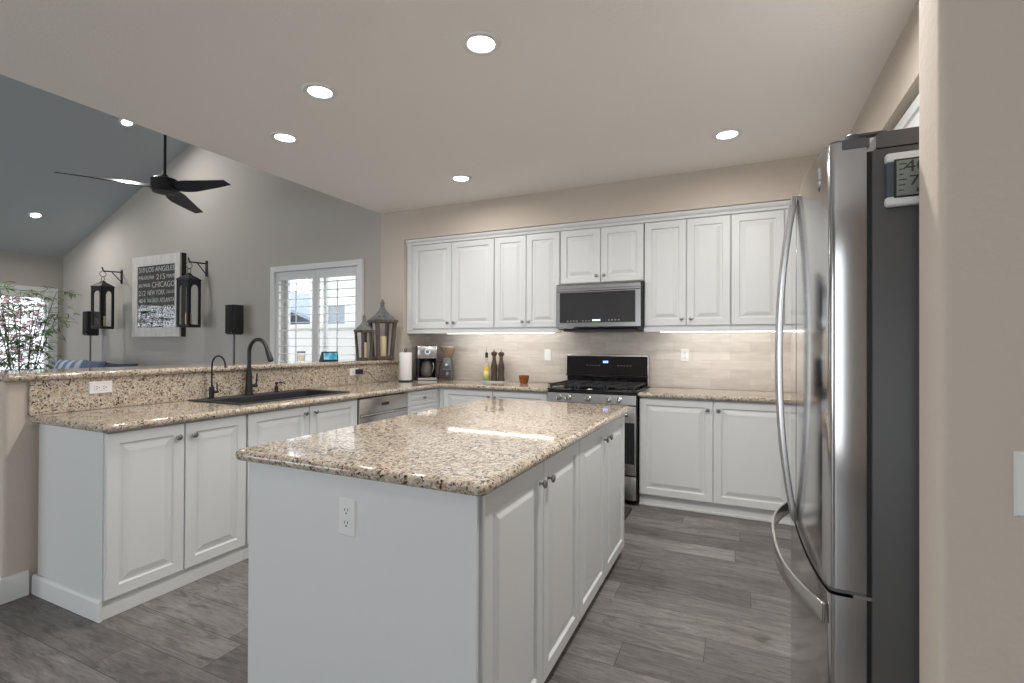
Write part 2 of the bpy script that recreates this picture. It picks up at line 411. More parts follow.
def rrect(x0, x1, y0, y1, rr, n=6):
    "CCW outline, rr = radius per corner (x0y0, x1y0, x1y1, x0y1)"
    out = []
    for (cx, cy, a), q in zip(((x0, y0, pi), (x1, y0, 1.5*pi), (x1, y1, 0), (x0, y1, .5*pi)), rr):
        if q <= 0: out.append((cx, cy)); continue
        ox = cx + (q if cx == x0 else -q); oy = cy + (q if cy == y0 else -q)
        out += [(ox + q*cos(a + pi/2*k/n), oy + q*sin(a + pi/2*k/n)) for k in range(n+1)]
    return out
struct(MB().prism(rrect(.336, 3.2, 1.18, 1.327, (.024, 0, 0, .024)), 'Z', 0, H).build('wall_wing', WALL, smooth=30))
struct(MB().prism(rrect(-3.50, -3.30, 1.172, GY, (.02, .02, 0, 0)), 'Z', 0, 1.092).build('wall_pony', WALL, smooth=30))
LY0, LY1, LZ0, LZ1 = 2.05, 4.15, .45, 2.11           # left window opening
b = MB(); b.box(-10.3, XL, -3.6, LY0, 0, 2.75).box(-10.3, XL, LY1, 4.297, 0, 2.75).box(-10.3, XL, LY0, LY1, 0, LZ0).box(-10.3, XL, LY0, LY1, LZ1, 2.75)
struct(b.build('wall_left', WALLG, smooth=0))
b = MB(); y0, y1 = -3.6, -3.5
b.box(-10.3, -9.2, y0, y1, 0, 5.6).box(-9.2, -5.2, y0, y1, 2.4, 5.6).box(-5.2, -3.3, y0, y1, 0, 5.6).box(-3.3, -1.95, y0, y1, 0, H).box(-1.95, .35, y0, y1, 2.3, H).box(.35, 3.2, y0, y1, 0, H)
b.box(-9.2, -5.2, y0, y1, 0, .2).box(-1.95, .35, y0, y1, 0, .2)
struct(b.build('wall_rear', WALL, smooth=0))
struct(MB().box(3.1, 3.2, -3.5, 1.18, 0, H).build('wall_side', WALL, smooth=0))
# baseboards
def baseboard(name, pts, closed=False):
    pass
b = MB(); b.prism([(-3.30, 0), (-3.285, 0), (-3.285, .108), (-3.292, .122), (-3.30, .125)], 'Y', 1.1725, 1.268)
b.prism([(1.157, 0), (1.172, 0), (1.172, .125), (1.164, .122), (1.157, .108)], 'X', -3.515, -3.285)
struct(b.build('baseboard_pony', TRIMW, smooth=0))
b = MB(); b.prism([(4.28, 0), (4.297, 0), (4.297, .12), (4.28, .11)], 'X', -10.1, -3.516)
struct(b.build('baseboard_gable', TRIMW, smooth=0))
struct(MB().box(.36, 3.1, 1.165, 1.18, 0, .12).build('baseboard_wing', TRIMW, smooth=0, bevel=.003))

# ------------------------------------------------------------------ windows and shutters
def casing(mb, a0, a1, z0, z1, wd, plane, d0, d1):
    if plane == 'Y':
        f = lambda p, q, r, s: mb.box(p, q, d0, d1, r, s)
    else:
        f = lambda p, q, r, s: mb.box(d0, d1, p, q, r, s)
    f(a0-wd, a0, z0-wd, z1+wd); f(a1, a1+wd, z0-wd, z1+wd); f(a0, a1, z0-wd, z0); f(a0, a1, z1, z1+wd)
    return mb
wf = struct(casing(MB(), WX0, WX1, WZ0, WZ1, .065, 'Y', 4.255, 4.297).build('window_1', TRIMW, bevel=.004, smooth=0))
ROOTM[wf.name] = Matrix.Identity(4)
s_ = MB(); s_.box(WX0, WX0+.04, 4.43, 4.47, WZ0, WZ1).box(WX1-.04, WX1, 4.43, 4.47, WZ0, WZ1).box(WX0+.04, WX1-.04, 4.43, 4.47, WZ0, WZ0+.04).box(WX0+.04, WX1-.04, 4.43, 4.47, WZ1-.04, WZ1)
s_.box(-4.49, -4.45, 4.43, 4.47, WZ0+.04, WZ1-.04)
s_.build('window_sash', TRIMW, wf, smooth=0)
MB().box(WX0+.04, WX1-.04, 4.447, 4.453, WZ0+.04, WZ1-.04).build('window_glass', GLASS, wf, smooth=0)
wf2 = struct(casing(MB(), LY0, LY1, LZ0, LZ1, .07, 'X', XL, XL+.03).build('window_2', TRIMW, bevel=.004, smooth=0))
ROOTM[wf2.name] = Matrix.Identity(4)
s_ = MB(); s_.box(-10.26, -10.22, LY0, LY0+.04, LZ0, LZ1).box(-10.26, -10.22, LY1-.04, LY1, LZ0, LZ1).box(-10.26, -10.22, LY0+.04, LY1-.04, LZ0, LZ0+.04).box(-10.26, -10.22, LY0+.04, LY1-.04, LZ1-.04, LZ1)
s_.build('window_sash', TRIMW, wf2, smooth=0)
MB().box(-10.243, -10.237, LY0+.04, LY1-.04, LZ0+.04, LZ1-.04).build('window_glass', GLASS, wf2, smooth=0)
def shutter(label, plane, a0, a1, z0, z1, d, tilt, group, top=.1):
    "one hinged shutter panel; plane 'Y' lies along X, plane 'X' along Y; d = centre of its thickness"
    st = .048; th = .028
    mid = (a0+a1)/2
    t = thing('plantation_shutter', label, 'shutter', (mid, d, z0) if plane == 'Y' else (d, mid, z0), 0, group)
    def bx(mb, p, q, r, s, e=th/2):
        return mb.box(p, q, d-e, d+e, r, s) if plane == 'Y' else mb.box(d-e, d+e, p, q, r, s)
    bx(MB(), a0, a0+st, z0, z1).build('stile', TRIMW, t, bevel=.002, smooth=0)
    bx(MB(), a1-st, a1, z0, z1).build('stile', TRIMW, t, bevel=.002, smooth=0)
    bx(MB(), a0+st, a1-st, z1-top, z1).build('rail', TRIMW, t, bevel=.002, smooth=0)
    bx(MB(), a0+st, a1-st, z0, z0+top).build('rail', TRIMW, t, bevel=.002, smooth=0)
    n = int(round((z1-z0-2*top)/.092)); step = (z1-z0-2*top)/n
    for k in range(n):
        zc = z0+top+step*(k+.5); c, s2 = cos(tilt), sin(tilt); pts = []
        for q in range(12):
            a = 2*pi*q/12; pu, pv = .042*cos(a), .0048*sin(a)
            pts.append((d + pu*c - pv*s2, zc + pu*s2 + pv*c))
        if plane == 'Y':
            mb = MB().prism([(p, q) for p, q in pts], 'X', a0+st+.002, a1-st-.002)
        else:
            mb = MB(); vs = [(p, a0+st+.002, q) for p, q in pts] + [(p, a1-st-.002, q) for p, q in pts]
            mb.add(vs, [list(range(12)), list(range(12, 24))] + [(i, (i+1) % 12, (i+1) % 12+12, i+12) for i in range(12)])
        mb.build('louver', TRIMW, t)
    bx(MB(), mid-.006, mid+.006, z0+top+.03, z1-top-.03, .005).build('tilt_rod', TRIMW, t, smooth=0)
    for zc in (z0+.15, z1-.2):
        if plane == 'Y': MB().box(a0-.004, a0+.006, d-th/2-.004, d-th/2, zc, zc+.07).build('hinge', WPL, t, smooth=0)
    return t
gm = (WX0+WX1)/2
shutter('white plantation shutter panel left of the middle stile, in the window by the speaker', 'Y', WX0+.003, gm-.002, WZ0+.003, WZ1-.003, 4.30, R(4), None)
shutter('white plantation shutter panel right of the middle stile, behind the grey lanterns', 'Y', gm+.002, WX1-.003, WZ0+.003, WZ1-.003, 4.30, R(4), None)
lm = (LY0+LY1)/2
shutter('white plantation shutter panel behind the bamboo, next to the room corner', 'X', lm+.002, LY1-.003, LZ0+.003, LZ1-.003, -10.10, R(-12), None)
shutter('white plantation shutter panel behind the bamboo, cut by the left edge', 'X', LY0+.003, lm-.002, LZ0+.003, LZ1-.003, -10.10, R(-12), None)

# ------------------------------------------------------------------ outside
struct(MB().box(-30, 6, 4.9, 24, -.4, -.3).build('ground', OUTG, smooth=0))
struct(MB().box(-24, -10.9, -12, 4.9, -.4, -.3).build('ground_side', OUTG, smooth=0))
t = tag(MB().box(-13, 2, 7.6, 7.8, -.3, 1.62).box(-13, 2, 7.56, 7.84, 1.62, 1.70).build('garden_wall', STUCCO, smooth=0), 'white garden wall outside the shuttered window', 'wall')
def house(label, x0, x1, y0, y1, ze, zr, wins):
    t = thing('house', label, 'house', ((x0+x1)/2, (y0+y1)/2, -.3))
    MB().box(x0, x1, y0, y1, -.3, ze).build('wall', STUCCO, t, smooth=0)
    ym = (y0+y1)/2; xm = (x0+x1)/2
    MB().prism([(x0-.5, ze-.1), (xm, zr), (x1+.5, ze-.1), (x1+.5, ze), (xm, zr+.12), (x0-.5, ze)], 'Y', y0-.4, y1+.4).build('roof', ROOFM, t, smooth=0)
    for (a, c, z0, z1) in wins:
        f = casing(MB(), a, c, z0, z1, .08, 'Y', y0-.05, y0).build('window_frame', TRIMW, t, smooth=0)
        MB().box(a, c, y0-.02, y0-.01, z0, z1).build('pane', mat('pane_grey', (.24, .27, .31), .2, var=.1), f, smooth=0)
house('neighbouring white house with slate blue roof seen through the left shutter', -19, -12.3, 12, 17, 1.95, 3.2, [(-14.2, -13.4, .9, 1.6)])
house('neighbouring white house with a dark window seen through the right shutter', -10.4, -5, 9.8, 15, 3.2, 4.4, [(-9.75, -9.15, 1.8, 2.3), (-7.6, -7.0, 1.8, 2.3)])
random.seed(4)
def leaves(mb, c, rad, n, ln, wd, droop=.3):
    c = Vector(c)
    for _ in range(n):
        while True:
            p = Vector((random.uniform(-1, 1), random.uniform(-1, 1), random.uniform(-1, 1)))
            if p.length <= 1: break
        o = c + Vector((p.x*rad[0], p.y*rad[1], p.z*rad[2]))
        a = random.uniform(0, 2*pi); d = Vector((cos(a), sin(a), random.uniform(-droop-.5, .35))).normalized()
        leaf(mb, o, d, ln*random.uniform(.6, 1.2), wd)
    return mb
def leaf(mb, o, d, L, W):
    sd = d.cross(Vector((random.uniform(-.5, .5), random.uniform(-.5, .5), 1))).normalized()*W/2
    up = Vector((0, 0, 1))
    p1 = o + d*L*.35 ; p2 = o + d*L*.7 - up*L*.05; p3 = o + d*L - up*L*.18
    mb.add([o, p1+sd, p1-sd, p2+sd*.8, p2-sd*.8, p3, p1-up*W*.2, p2-up*W*.2],
           [(0, 1, 6), (0, 6, 2), (1, 3, 7, 6), (6, 7, 4, 2), (3, 5, 7), (7, 5, 4)])
t = thing('tree', 'green leafy tree outside above the slate roof', 'tree', (-16.5, 19.5, -.3))
MB().tube([(-16.5, 19.5, -.3), (-16.4, 19.5, 1.5), (-16.5, 19.55, 3.2)], [.12, .09, .05]).build('trunk', STEM, t)
leaves(MB(), (-16.5, 19.5, 4.3), (2.6, 1.6, 1.6), 1500, .34, .14).build('foliage', TREE, t, smooth=0)
t = thing('shrub', 'mauve leafy shrub outside the window behind the bamboo', 'shrub', (-12.3, 4.0, -.3))
MB().tube([(-12.3, 4.0, -.3), (-12.3, 4.1, 1.2)], [.06, .03]).build('stem', STEM, t)
leaves(MB(), (-12.4, 3.9, 1.6), (.7, 1.5, .9), 1300, .15, .07).build('foliage', MAUVE, t, smooth=0)

# ------------------------------------------------------------------ cabinets
DOOR = [(0, 0), (0, .0165), (.0035, .020), (.054, .020), (.060, .0095), (.070, .0095), (.098, .0190), (.101, .0195)]
DRAW = [(0, 0), (0, .017), (.003, .020), (.030, .020), (.035, .0105), (.041, .0105), (.055, .0185), (.058, .019)]
KNOB = [(0.0075, 0), (.0075, .002), (.005, .004), (.0045, .012), (.009, .016), (.0145, .019), (.0155, .023), (.0125, .027), (.006, .029), (0, .0295)]
def door(root, O, u, n, u0, u1, z0, z1, knob=None, name='door', rings=DOOR):
    O = Vector(O); u = Vector(u); n = Vector(n)
    g = .0015
    d = MB().panel(O + u*(u0+g) + Vector((0, 0, z0)), u, n, u1-u0-2*g, z1-z0, rings).build(name, CAB, root, smooth=0)
    if knob:
        MB().lathe(KNOB, O + u*knob[0] + n*.0195 + Vector((0, 0, knob[1])), n, 16).build('knob', NICK, d)
    return d
# peninsula run: face plane x = -2.67, doors to -2.65, u = +Y
PX = (-2.67, 0, 0); UY = (0, 1, 0); NX = (1, 0, 0); UX = (1, 0, 0); NY = (0, -1, 0)
def pen_base(label, y0, y1, hole=False):
    t = thing('base_cabinet', label, 'cabinet', (-2.97, (y0+y1)/2, 0), 0)
    if hole:
        b = MB(); b.box(-3.26, -2.67, y0, y0+.018, .10, .874).box(-3.26, -2.67, y1-.018, y1, .10, .874).box(-3.26, -2.67, y0+.018, y1-.018, .10, .12).box(-3.26, -3.245, y0+.018, y1-.018, .12, .874)
        b.box(-2.69, -2.67, y0+.018, y1-.018, .80, .874).box(-2.69, -2.67, y0+.018, y1-.018, .12, .14)
    else:
        b = MB().box(-3.26, -2.67, y0, y1, .10, .874)
    b.build('body', CAB, t, smooth=0)
    MB().box(-3.20, -2.685, y0, y1, 0, .10).build('toe_kick', CAB, t, smooth=0)
    return t
t = pen_base('white base cabinet at the free end of the peninsula, two raised panel doors', 1.292, 2.022)
door(t, PX, UY, NX, 1.296, 1.657, .094, .868, (1.617, .800)); door(t, PX, UY, NX, 1.660, 2.020, .094, .868, (1.700, .800))
MB().prism([(1.278, 0), (1.292, 0), (1.292, .098), (1.285, .096), (1.278, .085)], 'X', -3.284, -2.667).build('base_trim', TRIMW, t, smooth=0)
MB().box(-2.685, -2.672, 1.292, 2.022, 0, .06).build('base_trim', TRIMW, t, smooth=0, bevel=.002)
t = pen_base('white sink base cabinet below the black sink, doors with paired knobs', 2.024, 2.972, True)
door(t, PX, UY, NX, 2.030, 2.497, .094, .868, (2.455, .822)); door(t, PX, UY, NX, 2.500, 2.966, .094, .868, (2.542, .822))
MB().box(-2.685, -2.672, 2.024, 2.972, 0, .06).build('base_trim', TRIMW, t, smooth=0, bevel=.002)
# drawer stack
t = pen_base('white drawer cabinet between the dishwasher and the inside corner', 3.60, 4.118)
zz = [.868, .735, .60, .36, .094]
for a, c in zip(zz[:-1], zz[1:]):
    door(t, PX, UY, NX, 3.604, 4.075, c+.004, a, (3.84, (a+c)/2), 'drawer', DRAW)
MB().box(-2.668, -2.652, 4.078, 4.118, .094, .868).build('corner_filler', CAB, t, smooth=0)
# dishwasher
t = thing('dishwasher', 'stainless steel dishwasher under the peninsula counter beside the white drawers', 'dishwasher', (-2.95, 3.285, 0))
MB().box(-3.24, -2.675, 2.978, 3.594, .10, .872).build('body', GPL, t, smooth=0)
d = MB().box(-2.674, -2.648, 2.984, 3.588, .12, .862).build('door', SSH, t, bevel=.006)
MB().box(-2.650, -2.644, 2.99, 3.582, .735, .742).build('handle_groove', BLK, d, smooth=0)
MB().prism([(-2.648, .742), (-2.630, .735), (-2.628, .728), (-2.648, .715)], 'Y', 2.995, 3.578).build('handle', SSH, d, bevel=.002)
MB().box(-2.648, -2.645, 3.25, 3.34, .79, .815).build('display_panel', BGLASS, d, smooth=0)
MB().box(-3.20, -2.69, 2.978, 3.594, 0, .10).build('toe_kick', BLK, t, smooth=0)
# back run
def back_base(label, x0, x1, doors, knobs=True, xb0=None):
    t = thing('base_cabinet', label, 'cabinet', ((x0+x1)/2, 4.39, 0))
    MB().box(x0, x1, 4.12, 4.66, .10, .874).build('body', CAB, t, smooth=0)
    MB().box(x0, x1, 4.137, 4.6, 0, .10).build('toe_kick', CAB, t, smooth=0)
    O = (0, 4.12, 0)
    for (a, c, k) in doors: door(t, O, UX, NY, a, c, .094, .868, k)
    return t
t = back_base('white corner base cabinet behind the island, left of the black range', -2.645, -1.524, [(-2.60, -2.068, (-2.10, .805)), (-2.065, -1.530, (-2.033, .805))])
MB().box(-2.645, -2.603, 4.104, 4.12, .094, .868).build('corner_filler', CAB, t, smooth=0)
MB().box(-2.645, -1.524, 4.126, 4.137, 0, .055).build('base_trim', TRIMW, t, smooth=0, bevel=.002)
t = back_base('white base cabinet with two wide doors right of the range', -.742, .645, [(-.738, -.190, (-.226, .797)), (-.187, .365, (-.151, .797)), (.368, .643, None)])
MB().box(-.742, .645, 4.126, 4.137, 0, .018).build('base_trim', TRIMW, t, smooth=0, bevel=.002)
# wall cabinets: body front y = 4.343
def upper(label, x0, x1, z0, doors, kz):
    t = thing('wall_cabinet', label, 'cabinet', ((x0+x1)/2, 4.5, z0))
    MB().box(x0, x1, 4.343, 4.66, z0, 2.345).build('body', CAB, t, smooth=0)
    cr = [(4.343, 2.33), (4.325, 2.335), (4.322, 2.352), (4.308, 2.362), (4.300, 2.378), (4.300, 2.391), (4.40, 2.391), (4.40, 2.345), (4.343, 2.345)]
    MB().prism(cr, 'X', x0-.002, x1+.002).build('crown_moulding', CAB, t, smooth=30)
    if z0 < 1.5:
        MB().box(x0-.002, x1+.002, 4.330, 4.350, z0-.022, z0+.012).build('light_rail', CAB, t, smooth=0, bevel=.003)
    for (a, c, k) in doors: door(t, (0, 4.343, 0), UX, NY, a, c, z0+(.030 if z0 < 1.5 else .008), 2.325, (k, z0+kz) if k is not None else None)
    return t
t = upper('white two door wall cabinet in the corner above the coffee maker', -3.205, -2.168, 1.425, [(-3.135, -2.654, -2.690), (-2.651, -2.171, -2.615)], .085)
MB().box(-3.205, -3.140, 4.330, 4.343, 1.44, 2.335).build('filler', CAB, t, smooth=0)
upper('white narrow two door wall cabinet left of the microwave', -2.164, -1.496, 1.425, [(-2.161, -1.831, -1.862), (-1.828, -1.499, -1.797)], .085)
upper('short white two door wall cabinet directly above the microwave', -1.492, -.746, 1.838, [(-1.489, -1.119, -1.152), (-1.116, -.749, -1.083)], .065)
upper('white two door wall cabinet right of the microwave', -.742, -.073, 1.425, [(-.738, -.405, -.440), (-.402, -.076, -.366)], .085)
upper('white single door wall cabinet at the right end, beside the fridge handles', -.069, .645, 1.425, [(-.066, .300, .268), (.303, .64, None)], .085)
# cabinets on the right wall in the fridge niche
t = thing('wall_cabinet', 'white cabinet above the refrigerator, glimpsed beside the wall end', 'cabinet', (.85, 2.15, 1.83))
MB().box(.70, 1.05, 1.335, 3.59, 1.83, 2.39).build('body', CAB, t, smooth=0)
for k in range(4):
    door(t, (.70, 0, 0), (0, -1, 0), (-1, 0, 0), -3.585+k*.56, -3.585+(k+1)*.56-.004, 1.845, 2.36)
t = thing('pantry_cabinet', 'tall white pantry cabinet hidden behind the far side of the refrigerator', 'cabinet', (.85, 2.63, 0))
MB().box(.70, 1.05, 2.33, 3.59, .1, 1.825).build('body', CAB, t, smooth=0)
MB().box(.75, 1.05, 2.33, 3.59, 0, .1).build('toe_kick', CAB, t, smooth=0)
for a_, c_, k_ in ((-3.585, -2.965, -3.0), (-2.96, -2.335, -2.925)): door(t, (.70, 0, 0), (0, -1, 0), (-1, 0, 0), a_, c_, .105, 1.82, (k_, 1.0))
# island
t = thing('kitchen_island', 'white island base with four raised panel doors and a plain end panel', 'island', (-1.11, 2.13, 0))
MB().box(-1.566, -.665, 1.212, 3.096, .06, .874).build('body', CAB, t, smooth=0)
MB().box(-1.566, -.668, 1.204, 1.212, 0.004, .874).build('end_panel', CAB, t, smooth=0, bevel=.0015)
MB().box(-.690, -.650, 1.200, 1.212, .03, .874).build('corner_stile', CAB, t, smooth=0, bevel=.002)
MB().box(-1.52, -.74, 1.212, 3.05, 0, .06).build('toe_kick', CAB, t, smooth=0)
for a, c, k in ((1.232, 1.695, 1.656), (1.698, 2.140, 1.740), (2.146, 2.612, 2.572), (2.615, 3.092, 2.657)):
    door(t, (-.665, 0, 0), UY, NX, a, c, .055, .868, (k, .795))

# ------------------------------------------------------------------ countertops
def outline_round(pts, rad, n=6):
    "round the corners of an axis-aligned CCW polygon; rad per vertex"
    out = []; m = len(pts)
    for i, p in enumerate(pts):
        p = Vector(p); a = (Vector(pts[i-1])-p).normalized(); c = (Vector(pts[(i+1) % m])-p).normalized(); q = rad[i]
        if q <= 0: out.append((p, (-(a+c)).normalized()*1.41421, i)); continue
        cross = a.x*c.y - a.y*c.x                     # <0 : convex in CCW
        ce = p + a*q + c*q
        s0 = p + a*q - ce; s1 = p + c*q - ce
        for k in range(n+1):
            th = pi/2*k/n; v = s0*cos(th) + s1*sin(th)
            out.append((ce + v, v.normalized()*(1 if cross < 0 else -1), i))
    return out
def slab(name, m, pts, rad, z0, z1, parent=None, hole=None, seg=6):
    ol = outline_round(pts, rad)
    # sharp reflex corners: outward is the other way
    M = len(pts); fix = []
    for p, nr, i in ol:
        if rad[i] <= 0:
            P = Vector(pts[i]); a = (Vector(pts[i-1])-P); c = (Vector(pts[(i+1) % M])-P)
            if a.x*c.y - a.y*c.x > 0: nr = -nr
        fix.append((p, nr))
    r = (z1-z0)/2; zm = (z0+z1)/2; bm = bmesh.new(); loops = []
    for k in range(seg+1):
        a = -pi/2 + pi*k/seg; off = r*(cos(a)-1)
        loops.append([bm.verts.new((p.x+nr.x*off, p.y+nr.y*off, zm+r*sin(a))) for p, nr in fix])
    n = len(fix)
    for i in range(seg):
        for k in range(n): bm.faces.new((loops[i][k], loops[i][(k+1) % n], loops[i+1][(k+1) % n], loops[i+1][k]))
    caps = [[], []]
    for q, lp in ((0, loops[0]), (1, loops[-1])):
        for k in range(n):
            e = bm.edges.get((lp[k], lp[(k+1) % n])) or bm.edges.new((lp[k], lp[(k+1) % n])); caps[q].append(e)
    if hole:
        x0, x1, y0, y1 = hole; hl = []
        for q, z in ((0, z0), (1, z1)):
            vs = [bm.verts.new(c) for c in ((x0, y0, z), (x1, y0, z), (x1, y1, z), (x0, y1, z))]; hl.append(vs)
            for k in range(4): caps[q].append(bm.edges.new((vs[k], vs[(k+1) % 4])))
        for k in range(4): bm.faces.new((hl[0][k], hl[0][(k+1) % 4], hl[1][(k+1) % 4], hl[1][k]))
    for q in (0, 1): bmesh.ops.triangle_fill(bm, edges=caps[q], use_beauty=True, use_dissolve=False)
    bmesh.ops.recalc_face_normals(bm, faces=bm.faces)
    me = bpy.data.meshes.new(name); bm.to_mesh(me); bm.free()
    me.set_sharp_from_angle(angle=R(40))
    for p in me.polygons: p.use_smooth = abs(p.normal.z) < .999      # polished faces stay flat, the round edge smooth
    o = bpy.data.objects.new(name, me); COL.objects.link(o); me.materials.append(m)
    return o
CT0, CT1 = .875, .914
o = slab('countertop', GRAN, [(-3.279, 1.262), (-2.612, 1.262), (-2.612, 4.065), (-1.512, 4.065), (-1.512, 4.655), (-3.195, 4.655), (-3.195, 4.278), (-3.279, 4.278)],
         [0, .05, .02, 0, 0, 0, 0, 0], CT0, CT1, hole=(-3.225, -2.765, 2.075, 2.955))
tag(o, 'speckled granite countertop running along the peninsula and round the corner to the range', 'countertop')
o = slab('countertop', GRAN, [(-.746, 4.065), (.645, 4.065), (.645, 4.655), (-.746, 4.655)], [0, 0, 0, 0], CT0, CT1)
tag(o, 'speckled granite countertop right of the range', 'countertop')
o = slab('countertop', GRAN, [(-1.622, 1.174), (-.614, 1.174), (-.614, 3.135), (-1.622, 3.135)], [.035, .035, .035, .035], CT0, CT1)
tag(o, 'speckled granite island countertop with glossy reflections', 'countertop')
o = slab('bar_top', GRAN, [(-3.72, 1.150), (-3.253, 1.150), (-3.253, 4.281), (-3.72, 4.281)], [.05, .04, 0, 0], 1.0925, 1.132)
tag(o, 'raised granite bar top carrying the two grey lanterns', 'countertop')
o = MB().box(-3.2995, -3.280, 1.262, 4.281, .915, 1.0915).build('granite_backsplash', GRAN, smooth=0)
tag(o, 'granite splash strip between peninsula counter and raised bar', 'backsplash')
o = MB().box(-3.209, -3.197, 4.284, 4.6565, .915, 1.43).build('tile_backsplash', TILE, smooth=0)
tag(o, 'narrow tiled return of the niche beside the coffee maker', 'backsplash')
o = MB().box(-3.209, .648, 4.657, 4.669, .915, 1.4245).build('tile_backsplash', TILE, smooth=0)
tag(o, 'long cream stone tile backsplash below the wall cabinets', 'backsplash')

# ------------------------------------------------------------------ sink and taps
t = thing('kitchen_sink', 'black composite drop-in sink in the peninsula counter', 'sink', (-3.0, 2.545, .914))
rx0, rx1, ry0, ry1 = -3.247, -2.742, 2.045, 2.985; ix0, ix1, iy0, iy1 = -3.135, -2.775, 2.085, 2.945
bm = MB()
def ring(x0, x1, y0, y1, z): return [(x0, y0, z), (x1, y0, z), (x1, y1, z), (x0, y1, z)]
rs = [ring(rx0+.02, rx1-.02, ry0+.02, ry1-.02, .915), ring(rx0, rx1, ry0, ry1, .915), ring(rx0, rx1, ry0, ry1, .9195), ring(rx0+.004, rx1-.004, ry0+.004, ry1-.004, .9225),
      ring(ix0-.006, ix1+.006, iy0-.006, iy1+.006, .9215), ring(ix0, ix1, iy0, iy1, .916), ring(ix0+.012, ix1-.012, iy0+.012, iy1-.012, .72), ring(ix0+.03, ix1-.03, iy0+.03, iy1-.03, .705)]
vs = [p for r_ in rs for p in r_]; fs = []
for i in range(len(rs)-1):
    for k in range(4): fs.append((i*4+k, i*4+(k+1) % 4, (i+1)*4+(k+1) % 4, (i+1)*4+k))
m_ = (len(rs)-1)*4; fs.append((m_, m_+1, m_+2, m_+3))
bm.add(vs, fs).build('basin', COMP, t, smooth=30)
MB().lathe([(.045, 0), (.045, .003), (.03, .004), (.028, .001), (0, .001)], (-2.98, 2.545, .705), seg=20).build('drain', NICK, t)
DK = .9225
t = thing('kitchen_faucet', 'tall matte black gooseneck pull-down faucet at the sink', 'faucet', (-3.20, 2.455, DK))
c = Vector((-3.20, 2.455, DK))
MB().lathe([(.032, 0), (.032, .006), (.027, .010), (.0245, .03), (.021, .12), (.0165, .185), (.0150, .20)], c, seg=20).build('body', BLKM, t)
q = c + Vector((0, 0, .20)); rr = .092
pts = [q, q+Vector((0, 0, .05)), q+Vector((0, 0, .09))] + arc(q+Vector((rr, 0, .105)), rr, pi, .12*pi, 18, (1, 0, 0), (0, 0, 1))
MB().tube(pts, .0135, 14).build('spout', BLKM, t)
e = pts[-1]; dd = (pts[-1]-pts[-2]).normalized()
MB().lathe([(.0140, -.004), (.0155, .02), (.0185, .06), (.0205, .095), (.0195, .104), (.012, .105)], e, dd, 16).build('spray_head', BLKM, t)
h = MB().tube([c+Vector((0, .018, .062)), c+Vector((0, .062, .062))], .0135, 12).build('handle_hub', BLKM, t)
MB().bar(c+Vector((0, .058, .062)), c+Vector((0, .066, .150)), .011, .008, (0, 1, 0)).build('lever', BLKM, h, bevel=.003)
t = thing('filter_faucet', 'slim black filtered water tap left of the main faucet', 'faucet', (-3.20, 2.175, DK))
c = Vector((-3.20, 2.175, DK))
MB().lathe([(.022, 0), (.022, .004), (.0165, .006), (.0165, .075), (.009, .078)], c, seg=18).build('body', BLKM, t)
q = c + Vector((0, 0, .076)); rr = .068
pts = [q, q+Vector((0, 0, .08)), q+Vector((0, 0, .14))] + arc(q+Vector((rr, 0, .14)), rr, pi, .03*pi, 16, (1, 0, 0), (0, 0, 1)) 
MB().tube(pts, .0058, 10).build('spout', BLKM, t)
MB().lathe([(.0058, 0), (.0072, .004), (.0072, .016), (.004, .016)], pts[-1], (pts[-1]-pts[-2]), 12).build('nozzle', BLKM, t)
h = MB().tube([c+Vector((0, .014, .04)), c+Vector((0, .046, .04))], .0085, 12).build('handle_hub', BLKM, t)
MB().bar(c+Vector((0, .040, .042)), c+Vector((0, .036, .105)), .008, .006, (0, 1, 0)).build('lever', BLKM, h, bevel=.002)
t = thing('soap_dispenser', 'small black soap pump right of the tall faucet', 'soap dispenser', (-3.20, 2.690, DK))
c = Vector((-3.20, 2.690, DK))
MB().lathe([(.021, 0), (.021, .004), (.015, .008), (.0145, .04), (.009, .046), (.006, .048), (.006, .062)], c, seg=16).build('body', BLKM, t)
p_ = MB().lathe([(.010, .058), (.0115, .060), (.0115, .072), (.007, .075)], c, seg=16).build('pump_head', BLKM, t)
MB().tube([c+Vector((0, 0, .068)), c+Vector((.045, .02, .070)), c+Vector((.062, .028, .064))], .0045, 8).build('nozzle', BLKM, p_)

